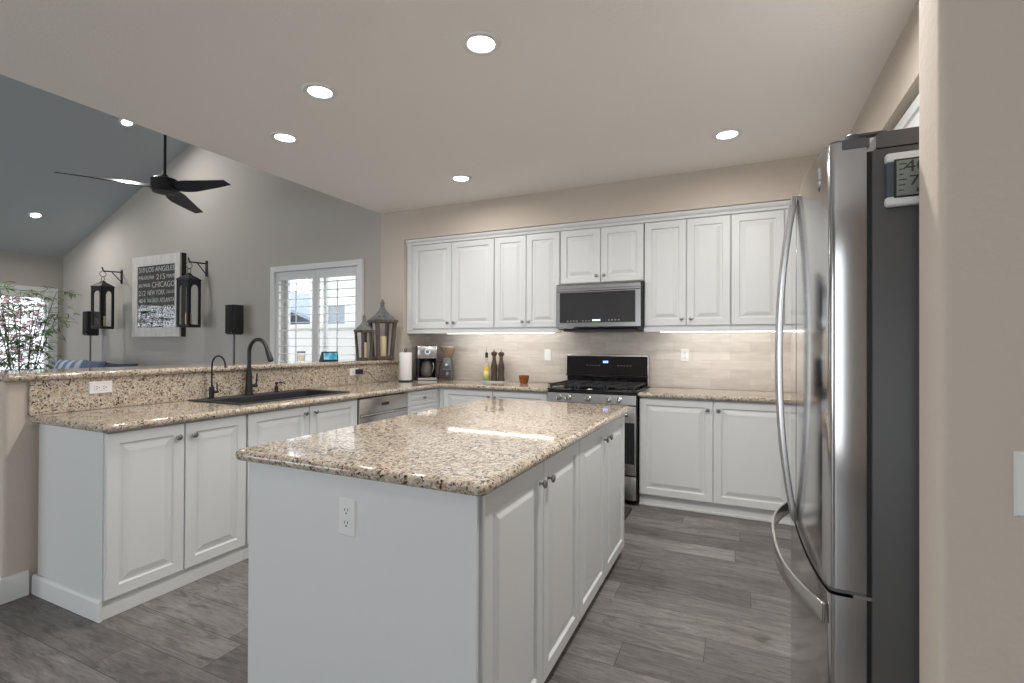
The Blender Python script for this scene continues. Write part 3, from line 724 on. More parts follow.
# ------------------------------------------------------------------ outlets and switches
def plate(name, label, cat, O, u, v, n, kind='duplex', mt=None, pw=.070, ph=.115):
    "O = plate centre on the wall surface, u = width axis, v = height axis"
    O = Vector(O); u = Vector(u); v = Vector(v); n = Vector(n)
    t = thing(name, label, cat, tuple(O))
    def quad(mb, a0, a1, b0, b1, d0, d1, ins=0):
        vs = []
        for d, i in ((d0, 0), (d1, ins)):
            for a, b_ in ((a0+i, b0+i), (a1-i, b0+i), (a1-i, b1-i), (a0+i, b1-i)): vs.append(O + u*a + v*b_ + n*d)
        return mb.add(vs, [(3, 2, 1, 0), (4, 5, 6, 7)] + [(k, (k+1) % 4, (k+1) % 4+4, k+4) for k in range(4)])
    quad(MB(), -pw/2, pw/2, -ph/2, ph/2, .0006, .0055, .004).build('cover_plate', mt or WPL, t, smooth=0)
    if kind == 'duplex':
        for s in (-1, 1):
            f = MB().add([O + u*(.0165*cos(a)) + v*(s*.0195 + .0143*sin(a)) + n*d for d in (.005, .0072) for a in [2*pi*k/20 for k in range(20)]],
                         [list(range(20)), list(range(20, 40))] + [(k, (k+1) % 20, (k+1) % 20+20, k+20) for k in range(20)]).build('receptacle', WPL, t, smooth=30)
            m2 = MB()
            quad(m2, -.0075, -.0050, s*.0195+.0005, s*.0195+.009, .0070, .0075); quad(m2, .0050, .0075, s*.0195+.0005, s*.0195+.009, .0070, .0075)
            quad(m2, -.0025, .0025, s*.0195-.009, s*.0195-.004, .0070, .0075)
            m2.build('slots', SLOT, f, smooth=0)
    elif kind == 'decora':
        f = quad(MB(), -.0165, .0165, -.0335, .0335, .005, .0075, .001).build('receptacle', WPL, t, smooth=0)
        for s in (-1, 1):
            m2 = MB()
            quad(m2, -.0075, -.0045, s*.017, s*.017+.009, .0074, .0079); quad(m2, .0045, .0075, s*.017, s*.017+.009, .0074, .0079)
            quad(m2, -.0025, .0025, s*.017-.009, s*.017-.004, .0074, .0079)
            m2.build('slots', SLOT, f, smooth=0)
    else:
        quad(MB(), -.0165, .0165, -.0335, .0335, .005, .0085, .001).build('rocker', mt or WPL, t, smooth=0)
    return t
Z3 = (0, 0, 1)
plate('wall_outlet', 'white double outlet on the plain end of the island', 'outlet', (-1.113, 1.204, .745), UX, Z3, NY, 'duplex')
plate('wall_outlet', 'white horizontal outlet on the granite splash near the peninsula end', 'outlet', (-3.2795, 1.573, 1.037), Z3, (0, -1, 0), NX, 'decora')
plug = plate('wall_outlet', 'white horizontal outlet with a black plug, on the granite splash below the small lantern', 'outlet', (-3.2795, 3.62, 1.030), Z3, (0, -1, 0), NX, 'decora')
plate('light_switch', 'white rocker switch on the tile just left of the range', 'switch', (-1.733, 4.6565, 1.19), UX, Z3, NY, 'rocker')
plate('wall_outlet', 'white outlet on the tile right of the range', 'outlet', (-.446, 4.6565, 1.203), UX, Z3, NY, 'duplex')
plate('light_switch', 'white switch plate on the near wall at the right edge, partly cut off', 'switch', (.480, 1.1795, 1.045), UX, Z3, NY, 'rocker', pw=.09)
t = thing('power_adapter', 'black plug with cord in the splash outlet behind the counter', 'plug', (-3.255, 3.655, 1.03))
MB().box(-3.272, -3.232, 3.625, 3.695, 1.008, 1.054).build('plug_body', BLK, t, bevel=.006)
MB().tube([(-3.235, 3.69, 1.03), (-3.20, 3.73, 1.02), (-3.18, 3.77, .97), (-3.17, 3.84, .925), (-3.18, 3.95, .9185), (-3.22, 4.05, .9185)], .0028, 6).build('cord', BLK, t)

# ------------------------------------------------------------------ range
t = thing('kitchen_range', 'stainless gas range with black cooktop and tall black back panel', 'range', (-1.13, 4.36, 0))
x0, x1 = -1.507, -.750
MB().box(x0, x1, 4.075, 4.64, .03, .905).build('body', BLK, t, smooth=0)
MB().prism([(4.075, .805), (4.032, .805), (4.028, .81), (4.040, .884), (4.075, .888)], 'X', x0+.004, x1-.004).build('control_panel', SSH, t, smooth=0)
for kx in (-1.398, -1.318, -1.145, -.975, -.893):
    k_ = MB().lathe([(.026, 0), (.026, .004), (.021, .006), (.0205, .026), (.018, .03), (.008, .031)], (kx, 4.033, .846), (0, -1, .16), 20).build('control_knob', SS, t)
    MB().bar((kx, 4.001, .832), (kx, 4.003, .862), .004, .004).build('pointer', BLK, k_, smooth=0)
d = MB().box(x0+.006, x1-.006, 4.045, 4.074, .245, .800).build('oven_door', SSH, t, bevel=.004)
MB().box(x0+.016, x1-.016, 4.041, 4.046, .335, .665).build('window', BGLASS, d, smooth=0, bevel=.001)
hd = MB().tube([(x0+.06, 3.995, .735), (x1-.06, 3.995, .735)], .013, 14).build('handle', SSH, d)
MB().bar((x0+.09, 4.045, .735), (x0+.09, 3.995, .735), .022, .02).bar((x1-.09, 4.045, .735), (x1-.09, 3.995, .735), .022, .02).build('handle_post', SSH, hd, bevel=.003)
MB().box(x0+.006, x1-.006, 4.05, 4.074, .045, .232).build('drawer', SSH, t, bevel=.004)
for lx in (x0+.05, x1-.05):
    for ly in (4.12, 4.58): MB().lathe([(.018, 0), (.018, .03)], (lx, ly, .001), seg=10).build('foot', BLK, t)
MB().box(x0, x1, 4.035, 4.64, .905, .922).build('cooktop', BGLASS, t, bevel=.005)
for bx_, by_, br in ((-1.36, 4.18, .045), (-1.36, 4.44, .038), (-1.128, 4.31, .05), (-.90, 4.18, .05), (-.90, 4.44, .035)):
    MB().lathe([(br, 0), (br, .01), (br*.8, .014), (br*.78, .02), (br*.3, .022)], (bx_, by_, .922), seg=20).build('burner', IRON, t)
for gx0, gx1 in ((-1.49, -1.255), (-1.247, -1.010), (-1.002, -.767)):
    gm_ = MB(); z = .951; gxm = (gx0+gx1)/2
    for yy in (4.065, 4.31, 4.555): gm_.bar((gx0, yy, z), (gx1, yy, z), .014, .014)
    for xx in (gx0+.007, gxm, gx1-.007): gm_.bar((xx, 4.065, z), (xx, 4.555, z), .014, .014)
    for yy in (4.19, 4.435): gm_.bar((gx0+.03, yy, z), (gx1-.03, yy, z), .010, .012)
    for xx in (gx0+.01, gx1-.01):
        for yy in (4.07, 4.55): gm_.box(xx-.008, xx+.008, yy-.008, yy+.008, .922, .948)
    gm_.build('grate', IRON, t, smooth=0)
bk = MB().prism([(4.585, .922), (4.64, .922), (4.64, 1.185), (4.575, 1.185), (4.565, 1.01), (4.585, 1.0)], 'X', x0+.002, x1-.002).build('back_panel', BGLASS, t, smooth=0)
MB().box(x0, x1, 4.568, 4.645, 1.185, 1.202).build('top_trim', SSH, bk, smooth=0, bevel=.003)
MB().box(x1-.002, x1+.004, 4.572, 4.642, .925, 1.187).build('side_trim', SSH, bk, smooth=0)
m2 = MB()
for k in range(3): m2.box(-1.155+k*.017, -1.143+k*.017, 4.5695, 4.572, 1.125, 1.145)
m2.build('clock_display', BLUEL, bk, smooth=0)
m2 = MB()
for k in range(5): m2.box(-1.31+k*.028, -1.298+k*.028, 4.570, 4.572, 1.10, 1.104); m2.box(-1.02+k*.028, -1.008+k*.028, 4.570, 4.572, 1.10, 1.104)
m2.build('touch_keys', mat('key_grey', (.35, .35, .35), .5, var=.05), bk, smooth=0)
MB().prism([(4.560, 1.0), (4.566, 1.0), (4.568, 1.012), (4.558, 1.010)], 'X', x0-.002, x1+.004).build('vent_lip', BLK, bk, smooth=0)

# microwave
t = thing('microwave', 'stainless over-the-range microwave with dark glass door', 'microwave', (-1.12, 4.45, 1.42))
x0, x1 = -1.503, -.746
MB().box(x0+.006, x1, 4.30, 4.655, 1.425, 1.834).build('body', BLK, t, smooth=0)
d = MB().prism([(4.298, 1.43), (4.262, 1.437), (4.250, 1.452), (4.250, 1.815), (4.262, 1.832), (4.298, 1.832)], 'X', x0, x1-.012).build('door', SSB, t, smooth=30)
MB().box(x0+.035, x1-.055, 4.2475, 4.2515, 1.487, 1.755).build('glass', MGLASS, d, smooth=0, bevel=.001)
MB().prism([(4.2515, 1.79), (4.244, 1.782), (4.244, 1.768), (4.2515, 1.76)], 'X', x0+.01, x1-.02).build('handle_ridge', SSB, d, smooth=0)
MB().box(-1.17, -1.10, 4.246, 4.2477, 1.500, 1.514).build('clock_display', BLUEL, d, smooth=0)
m2 = MB()
for k in range(8):
    if k not in (4,): m2.box(-1.40+k*.028, -1.388+k*.028, 4.2465, 4.2477, 1.500, 1.504)
for k in range(4): m2.box(-1.03+k*.028, -1.018+k*.028, 4.2465, 4.2477, 1.504, 1.509)
m2.build('touch_keys', mat('key_light', (.6, .6, .6), .5, var=.05), d, smooth=0)
MB().box(x0+.06, x1-.05, 4.275, 4.62, 1.410, 1.426).build('underside_vent', BLK, t, smooth=0, bevel=.003)
# under-cabinet light bars
def strip(label, xa, xb, y=4.372):
    t = thing('under_cabinet_light', label, 'light', ((xa+xb)/2, y, 1.424))
    MB().box(xa, xb, y-.014, y+.014, 1.4045, 1.4245).build('housing', WPL, t, smooth=0, bevel=.002)
    MB().box(xa+.01, xb-.01, y-.012, y+.012, 1.4010, 1.4044).build('diffuser', STRIP, t, smooth=0)
    o = area('strip_light', ((xa+xb)/2, y+.02, 1.398), (0, 1, -.75), xb-xa-.04, .02, 1.1*(xb-xa), (1, .95, .89))
    o.parent = t; o.location = Vector((0, .02, 1.398-1.424))
strip('warm light bar under the wall cabinets left of the microwave', -2.72, -1.56)
strip('warm light bar under the wall cabinets right of the microwave', -.62, .42)

# ------------------------------------------------------------------ refrigerator
FY0, FY1 = 1.382, 2.288; FM = (FY0+FY1)/2
def fx(y): return .160 + .026*abs((y-FM)/((FY1-FY0)/2))**2.6
def skin(y0, y1, back=.260, r0=.018, r1=.018, n=18):
    "plan outline of a bowed door between y0 and y1, rounded front corners"
    pts = [(back, y0)]
    pts += [(fx(y0)+r0 - r0*sin(pi/2*k/5), y0+r0 - r0*cos(pi/2*k/5)) for k in range(6)]
    for k in range(1, n): 
        y = y0+r0 + (y1-r1-y0-r0)*k/n; pts.append((fx(y), y))
    pts += [(fx(y1)+r1 - r1*cos(pi/2*k/5), y1-r1 + r1*sin(pi/2*k/5)) for k in range(6)]
    pts.append((back, y1))
    return pts
t = thing('refrigerator', 'stainless french door refrigerator with curved handles and grey sides', 'refrigerator', (.60, FM, 0))
MB().box(.270, 1.02, FY0, FY1, .03, 1.736).build('case', FCASE, t, bevel=.005)
MB().box(.256, .28, FY0+.012, FY1-.012, .06, 1.735).build('door_gasket', BLK, t, smooth=0)
MB().prism([(.277, 1.7365), (1.02, 1.7365), (1.02, 1.772), (.29, 1.772), (.277, 1.768)], 'Y', FY0-.0015, FY1).build('top_cover', FCASE, t, smooth=0)
for ly in (FY0+.06, FY1-.06):
    for lx in (.34, .95): MB().lathe([(.022, 0), (.022, .03)], (lx, ly, .001), seg=10).build('foot', BLK, t)
d1 = MB().prism(skin(FY0, FM-.003, r1=.006), 'Z', .722, 1.762).build('door', SSF, t, smooth=25)
d2 = MB().prism(skin(FM+.003, FY1, r0=.006), 'Z', .722, 1.762).build('door', SSF, t, smooth=25)
dr = MB().prism(skin(FY0, FY1), 'Z', .06, .706).build('freezer_drawer', SSF, t, smooth=25)
for d, a, c, s0, s1 in ((d1, FY0, FM-.003, .018, .006), (d2, FM+.003, FY1, .006, .018)):
    MB().prism([(x+.002 if x < .26 else x, y) for x, y in skin(a, c, r0=s0, r1=s1)], 'Z', 1.762, 1.766).build('door_cap', GPL, d, smooth=25)
    MB().prism([(x+.002 if x < .26 else x, y) for x, y in skin(a, c, r0=s0, r1=s1)], 'Z', .714, .722).build('door_cap', GPL, d, smooth=25)
# hinges
for yy in (FY0+.018, FY1-.018):
    h_ = MB().lathe([(.014, 0), (.014, .012), (.011, .015), (0.002, .015)], (.236, yy, 1.766), seg=16).build('hinge', GPL, t)
    MB().box(.243, .30, yy-.012, yy+.012, 1.772, 1.779).build('hinge_arm', GPL, h_, smooth=0, bevel=.003)
MB().box(.235, .29, FY0+.002, FY0+.022, .706, .714).build('hinge_plate', SS, t, smooth=0)
MB().box(.212, .266, FY0-.002, FY0+.02, 1.742, 1.7635).build('hinge_cover', GPL, d1, smooth=0, bevel=.003)
# handles
def vhandle(d, yy):
    pts = []
    for k in range(25):
        s = k/24; z = .742 + (1.757-.742)*s
        bow = (1 - abs(2*s-1)**2.2)
        pts.append((fx(yy) - .006 - .043*bow, yy, z))
    MB().strap(pts, .027, .018, (0, 1, 0)).build('handle', SS, d, bevel=.004, smooth=30)
vhandle(d1, FM-.032); vhandle(d2, FM+.032)
pts = []
for k in range(31):
    s = k/30; y = FY0+.014 + (FY1-FY0-.028)*s; bow = (1 - abs(2*s-1)**2.6)
    pts.append((fx(y) - .005 - .056*bow, y, .652))
MB().strap(pts, .050, .009, (0, 0, 1)).build('handle', SS, dr, bevel=.003, smooth=30)
# emblem near the top hinge corner of the near door
yb = FY0+.075
bd = MB().lathe([(.012, 0), (.012, .002), (.0105, .003), (0, .003)], (fx(yb)+.001, yb, 1.685), (-1, -.15, 0), 18).build('emblem', mat('emblem_grey', (.22, .22, .23), .4, 1, var=.05), d1)
MB().box(fx(yb)-.002, fx(yb)+.002, yb-.008, yb-.006, 1.70, 1.728).box(fx(yb)-.002, fx(yb)+.002, yb-.006, yb+.018, 1.725, 1.728).build('emblem_bar', mat('emblem_light', (.7, .7, .7), .3, 1, var=.05), d1, smooth=0)
# thermometer on the side of the fridge
t = thing('weather_station', 'white framed LCD weather station stuck on the fridge side', 'thermometer', (.375, FY0-.01, 1.60))
zb, zt = 1.597, 1.716; xa, xb = .293, .455; ya, yf = FY0-.020, FY0-.001
MB().box(xa, xb, ya, yf, zb+.02, zt-.02).build('body', mat('station_slate', (.07, .085, .10), .5, var=.05), t, smooth=0, bevel=.003)
MB().box(xa-.002, xb+.002, ya-.002, yf, zt-.022, zt).build('frame_bar', WPL, t, bevel=.007, bseg=3)
MB().box(xa-.002, xb+.002, ya-.002, yf, zb, zb+.022).build('frame_bar', WPL, t, bevel=.007, bseg=3)
MB().box(xa+.013, xb-.013, ya-.003, ya+.002, zb+.017, zt-.017).build('bezel', BLK, t, smooth=0)
LCD = mat('lcd_green_grey', (.24, .27, .24), .25, var=.08, vscale=10)
sc = MB().box(xa+.017, xb-.017, ya-.0042, ya-.0028, zb+.021, zt-.021).build('lcd_screen', LCD, t, smooth=0)
O = (xa, ya-.0042, zb); up = Z3
LK = mat('lcd_ink', (.03, .035, .03), .5, var=.05)
text('40', .030, .071, .042, .026, O, UX, up, NY, 'lcd_digits', LK, sc, .0004)
text('74', .040, .041, .036, .022, O, UX, up, NY, 'lcd_digits', LK, sc, .0004)
for k in range(6):
    zq = zb+.031+k*.0115; MB().box(xa+.021, xa+.029+.003*(k % 3), ya-.0046, ya-.004, zq, zq+.0025).build('lcd_mark', LK, sc, smooth=0)
MB().box(xa+.052, xa+.058, ya-.0046, ya-.004, zb+.026, zb+.034).build('lcd_mark', LK, sc, smooth=0)
MB().box(xa+.062, xa+.090, ya-.0046, ya-.004, zb+.026, zb+.033).build('lcd_mark', LK, sc, smooth=0)

# ------------------------------------------------------------------ recessed lights
def downlight(label, loc, tilt=0, rad=.095, power=12, group=None, spot=True):
    t = thing('recessed_light', label, 'ceiling light', loc, 0, group)
    t.rotation_euler = (0, tilt, 0)
    MB().lathe([(rad*.62, -.002), (rad*.70, -.010), (rad*.94, -.009), (rad, -.0005), (rad*.98, -.0004)], seg=36).build('trim_ring', TRIMW, t, local=True)
    MB().lathe([(rad*.64, -.001), (rad*.64, -.006), (rad*.5, -.0075), (0, -.0078)], seg=32).build('lens', LENS, t, local=True)
    l = bpy.data.lights.new('downlight', 'AREA'); l.shape = 'DISK'; l.size = .12; l.energy = power; l.color = (1, .965, .925); l.spread = R(172)
    o = bpy.data.objects.new('downlight', l); COL.objects.link(o); o.parent = t; o.location = (0, 0, -.014)
    return t
for lab, x, y, p in (('nearest recessed ceiling light, largest, above the near end of the island', -1.098, 2.045, 7),
                  ('recessed ceiling light left of the nearest one, between island and peninsula', -2.119, 2.056, 11),
                  ('recessed ceiling light above the sink, nearest the fan', -2.806, 2.413, 9),
                  ('smallest recessed ceiling light, near the corner above the coffee maker', -2.137, 3.633, 7),
                  ('recessed ceiling light on the right, nearest the refrigerator', -.084, 3.615, 4.5),
                  ('added ceiling fill light out of frame above the aisle by the refrigerator', -.0, 2.05, 25),  # unseen lamp added to brighten the island side and aisle
                  ('added ceiling fill light out of frame above the photographer', -1.10, .20, 3)):  # another unseen lamp, added for extra bounce light
    downlight(lab, (x, y, H), power=p)
al = -math.atan(SL)
downlight('higher recessed light in the sloped ceiling, partly cut by the kitchen ceiling edge', (-6.81, 3.52, zs(-6.81)), al, .085, 12)
downlight('recessed light in the sloped ceiling, lower one above the bamboo window', (-9.06, 3.53, zs(-9.06)), al, .085, 12)

# ------------------------------------------------------------------ ceiling fan
FX, FYY, FZ = -5.2, 3.03, 2.85
t = thing('ceiling_fan', 'black three blade ceiling fan on a long rod in the vaulted room', 'ceiling fan', (FX, FYY, FZ))
MB().tube([(FX, FYY, FZ+.09), (FX, FYY, zs(FX)-.02)], .013, 12).build('downrod', BLKM, t)
MB().lathe([(.02, -.11), (.05, -.10), (.075, -.03), (.075, .02)], (FX, FYY, zs(FX)-.03), seg=24).build('canopy', BLKM, t)
MB().lathe([(.018, .125), (.03, .115), (.035, .10), (.10, .082), (.118, .07), (.120, -.035), (.106, -.055), (.03, -.062), (0, -.062)], (FX, FYY, FZ), seg=32).build('motor_housing', BLKM, t)
for k, a in enumerate((8, 128, 248)):
    a = R(a); d = Vector((cos(a), sin(a), 0)); s = Vector((-sin(a), cos(a), 0)); vs = []; n = 14
    for j in range(n+1):
        q = j/n; rr = .085 + .735*q
        wd = .09 + .10*math.sin(min(1, q*2.6)*pi/2) - .105*q**1.2
        sweep = .02*q - .05*q*q
        tw = -R(27 - 15*q); drop = -.01 - .03*q
        for sg, th in ((-1, .004), (1, .004), (1, -.004), (-1, -.004)):
            e = s*cos(tw) + Vector((0, 0, 1))*sin(tw); nn = Vector((0, 0, 1))*cos(tw) - s*sin(tw)
            vs.append(Vector((FX, FYY, FZ)) + d*rr + s*sweep + e*sg*wd/2 + nn*th + Vector((0, 0, drop)))
    fs = [(0, 1, 2, 3), tuple(n*4+i for i in range(4))[::-1]]
    for j in range(n):
        for i in range(4): fs.append((j*4+i, j*4+(i+1) % 4, (j+1)*4+(i+1) % 4, (j+1)*4+i))
    MB().add(vs, fs).build('blade', mat('fan_blade', (.012, .012, .013), .28, bump=.05, bscale=60), t, smooth=40)

# ------------------------------------------------------------------ living room wall
def wall_lantern(label, lb, x, y, rz):
    "bracket on the gable wall at x, lantern hanging from its hook at (x, y)"
    zt = 2.345
    k = thing('wall_bracket', lb, 'bracket', (x, 4.29, zt), 0)
    MB().box(x-.02, x+.02, 4.284, 4.2965, zt-.16, zt+.05).build('mount_plate', LANT, k, bevel=.004)
    MB().bar((x, 4.285, zt+.01), (x, y, zt), .016, .018).build('arm', LANT, k, bevel=.003)
    MB().bar((x, 4.285, zt-.13), (x, y+.11, zt), .010, .012).build('brace', LANT, k, bevel=.002)
    MB().tube([(x, y+.004, zt), (x, y-.004, zt+.03), (x, y-.014, zt+.055)], .009, 8).build('finial', LANT, k)
    MB().tube(arc((x, y, zt-.045), .04, pi*.5, pi*-1.4, 14, (0, 1, 0), (0, 0, 1)), .0045, 6).build('hook', LANT, k)
    zr = zt-.13                                        # loop of the lantern
    t = thing('hanging_lantern', label, 'lantern', (x, y, zr-.715), rz)
    a = .095; s2 = 2**.5
    MB().tube(arc((0, 0, .730), .03, 0, 2*pi, 16, (1, 0, 0), (0, 0, 1)), .004, 6, False).build('ring', LANT, t, local=True)
    MB().lathe([((a+.006)*s2, .605), ((a+.006)*s2, .617), (a*.55*s2, .660), (.028*s2, .675), (.020*s2, .695), (.0, .705)], seg=4, rot=pi/4).build('roof', LANT, t, local=True, smooth=0)
    MB().box(-a, a, -a, a, 0, .035).build('base', LANT, t, local=True, bevel=.003)
    pw = .034
    for i in range(4):                                  # four arched sides
        b = MB(); n = 10; hw = a-pw; zs0 = .035; zt_ = .606; za = .56-hw
        ou = [(-a, zs0), (-hw, zs0), (-hw, za)] + [(-hw*cos(pi*j/n), za+hw*sin(pi*j/n)) for j in range(1, n)] + [(hw, za), (hw, zs0), (a, zs0), (a, zt_), (-a, zt_)]
        # split into convex-ish strips: left post, right post and arch head
        th = .014; rot = Matrix.Rotation(i*pi/2, 4, 'Z')
        def ext(poly):
            vs = [rot @ Vector((px, -a+e, pz)) for e in (0, th) for px, pz in poly]; m = len(poly)
            b.add(vs, [list(range(m))[::-1], list(range(m, 2*m))] + [(j, (j+1) % m, (j+1) % m+m, j+m) for j in range(m)])
        ext([(-a, zs0), (-hw, zs0), (-hw, za), (-a, za)]); ext([(hw, zs0), (a, zs0), (a, za), (hw, za)])
        ar = [(-hw*cos(pi*j/n), za+hw*sin(pi*j/n)) for j in range(n+1)]
        for j in range(n):
            tx0 = -a if j == 0 else ar[j][0]; tx1 = a if j == n-1 else ar[j+1][0]
            ext([ar[j], ar[j+1], (tx1, zt_), (tx0, zt_)])
        ext([(-a, za), (-hw, za), (-a, zt_)]); ext([(hw, za), (a, za), (a, zt_)])
        b.build('side_frame', LANT, t, local=True, smooth=0)
        g_ = MB(); vs = [rot @ Vector((px, -a+e, pz)) for e in (.006, .009) for px, pz in ((-hw-.01, .03), (hw+.01, .03), (hw+.01, .57), (-hw-.01, .57))]
        g_.add(vs, [(3, 2, 1, 0), (4, 5, 6, 7)] + [(j, (j+1) % 4, (j+1) % 4+4, j+4) for j in range(4)]).build('pane', GLASS, t, local=True, smooth=0)
    c = thing('pillar_candle', label.replace('black wall lantern', 'cream candle inside the black wall lantern').replace('hanging ', ''), 'candle', (x, y, zr-.715+.0355), 0)
    MB().lathe([(.036, 0), (.038, .004), (.038, .145), (.034, .15), (.02, .147), (0, .146)], seg=20).build('wax', CANDLE, c, local=True)
    MB().tube([(0, 0, .145), (.001, 0, .158)], .0015, 6).build('wick', BLK, c, local=True)
wall_lantern('black wall lantern hanging left of the city names print', 'black iron bracket left of the city names print', -8.41, 4.05, R(12))
wall_lantern('black wall lantern hanging right of the city names print', 'black iron bracket right of the city names print', -6.44, 4.06, R(12))
# city names print
t = thing('wall_print', 'white framed black print of city names between the wall lanterns', 'poster', (-7.42, 4.26, 1.44))
px0, px1, pz0, pz1 = -7.985, -6.875, 1.385, 2.53
MB().box(px0+.01, px1, 4.235, 4.2965, pz0, pz1).build('backing_box', mat('print_edge_black', (.02, .02, .02), .6, var=.1), t, smooth=0)
fr = MB(); fr.box(px0, px0+.13, 4.212, 4.236, pz0, pz1).box(px1-.115, px1-.004, 4.212, 4.236, pz0, pz1).box(px0+.13, px1-.115, 4.212, 4.236, pz1-.14, pz1).box(px0+.13, px1-.115, 4.212, 4.236, pz0, pz0+.13)
fr.build('frame', PFRAME, t, smooth=0)
MB().box(px0+.13, px1-.115, 4.222, 4.236, pz0+.13, pz1-.14).build('print_panel', PDARK, t, smooth=0)
MB().box(px0+.13, px1-.115, 4.2145, 4.217, pz0+.13, pz1-.14).build('glass', GLASS, t, smooth=0)
pw_ = px1-.115-(px0+.13); ph_ = (pz1-.14)-(pz0+.13); rows = 8; rh = ph_/rows
lines = [[('310', 0, .17, .8), ('LOS ANGELES', .21, .79, .8)], [('PHILADELPHIA', .0, .44, .6), ('215', .50, .24, .85), ('MIAMI', .79, .21, .6)],
         [('BALTIMORE', 0, .33, .55), ('CHICAGO', .38, .62, .9)], [('212', 0, .2, .8), ('NEW YORK', .26, .48, .8), ('DALLAS', .79, .21, .5)],
         [('404', 0, .2, .7), ('SAN DIEGO', .24, .32, .6), ('ATLANTA', .60, .40, .7)], [('WASHINGTON', 0, .62, .7), ('202', .70, .30, .8)],
         [('617', 0, .2, .7), ('SAN FRANCISCO', .24, .76, .75)], [('DENVER', 0, .36, .6), ('BOSTON', .42, .58, .8)]]
O = (px0+.13, 4.222, pz0+.13)
for r_, ln in enumerate(lines):
    for s, a, wd, hh in ln:
        text(s, (.02+a*.96)*pw_, ph_-(r_+1)*rh + rh*(.5-.4*hh), wd*.96*pw_, rh*.8*hh, O, UX, Z3, NY, 'lettering', PTEXT, t, .001)
# speakers on stands
def speaker(label, ls, x, y):
    s = thing('speaker_stand', ls, 'stand', (x, y, 0))
    MB().lathe([(.13, 0), (.13, .012), (.12, .018), (.02, .022)], (x, y, .001), seg=28).build('base', BLKM, s)
    MB().tube([(x, y, .02), (x, y, 1.404)], .012, 10).build('pole', mat('pole_grey', (.14, .14, .14), .45, .6, var=.05), s)
    MB().box(x-.06, x+.06, y-.06, y+.07, 1.4035, 1.4115).build('top_plate', BLKM, s, smooth=0)
    t = thing('speaker', label, 'speaker', (x, y, 1.412))
    MB().box(x-.07, x+.07, y-.065, y+.08, 1.412, 1.77).build('cabinet', BLK, t, bevel=.006)
    MB().box(x-.066, x+.066, y-.074, y-.065, 1.417, 1.765).build('grille', mat('grille_cloth', (.02, .02, .02), .95, bump=.6, bscale=500), t, bevel=.004)
    MB().box(x+.03, x+.06, y-.0755, y-.0738, 1.425, 1.431).build('badge', NICK, t, smooth=0)
speaker('black speaker left of the lanterns, nearest the bamboo', 'grey speaker stand nearest the bamboo', -8.88, 4.12)
speaker('black speaker between the right lantern and the shuttered window', 'grey speaker stand just left of the shuttered window', -5.66, 4.13)
# sofa with pillows
t = thing('sofa', 'slate blue sofa behind the bar against the gable wall', 'sofa', (-7.75, 3.5, 0))
MB().box(-8.85, -6.65, 3.04, 3.94, .12, .40).build('base', SOFA, t, bevel=.03, bseg=3)
MB().box(-8.85, -6.65, 3.72, 3.96, .38, .90).build('backrest', SOFA, t, bevel=.05, bseg=3)
for xa in (-8.85, -6.85): MB().box(xa, xa+.2, 3.04, 3.79, .36, .64).build('armrest', SOFA, t, bevel=.04, bseg=3)
for xa in (-8.64, -7.745): MB().box(xa, xa+.89, 3.06, 3.73, .39, .53).build('seat_cushion', SOFA, t, bevel=.035, bseg=3)
for lx in (-8.75, -6.75):
    for ly in (3.12, 3.86): MB().lathe([(.018, 0), (.025, .12)], (lx, ly, .001), seg=10).build('leg', WOODL, t)
def pillow(label, x, y, z, w, h, rz, rx, m):
    t = thing('throw_pillow', label, 'pillow', (x, y, z), rz)
    n = 12; vs = []; fs = []
    for s in (-1, 1):
        for i in range(n+1):
            for j in range(n+1):
                a = -1+2*i/n; c = -1+2*j/n
                th = .085*((1-a*a)*(1-c*c))**.45
                k = 1 - .06*(a*a*(1-c*c) + c*c*(1-a*a)) if False else 1 - .05*(1-abs(a)**2)*abs(c)**4 - .05*(1-abs(c)**2)*abs(a)**4
                p = Vector((a*w/2*k, s*th, c*h/2*k)); p = Matrix.Rotation(rx, 4, 'X') @ p; vs.append(p + Vector((0, 0, h/2)))
    N = (n+1)**2
    for s in range(2):
        for i in range(n):
            for j in range(n): q = s*N + i*(n+1)+j; fs.append((q, q+1, q+n+2, q+n+1))
    for i in range(n):
        for q0, q1 in (((i)*(n+1), (i+1)*(n+1)), ((i)*(n+1)+n, (i+1)*(n+1)+n), (i, i+1), (n*(n+1)+i, n*(n+1)+i+1)): fs.append((q0, q1, q1+N, q0+N))
    MB().add(vs, fs).build('cover', m, t, local=True, smooth=60)
    cp = [(-1, -1), (1, -1), (1, 1), (-1, 1), (-1, -1)]
    return t
pillow('light blue striped pillow on the sofa, leftmost by the bamboo', -8.345, 3.60, .53, .57, .54, R(8), R(-12), BLUE1)
pillow('blue pillow in the middle of the sofa', -7.765, 3.61, .53, .57, .535, R(-4), R(-12), BLUE2)
pillow('dark slate pillow on the sofa, rightmost below the print', -7.165, 3.61, .53, .60, .515, R(6), R(-14), BLUE3)
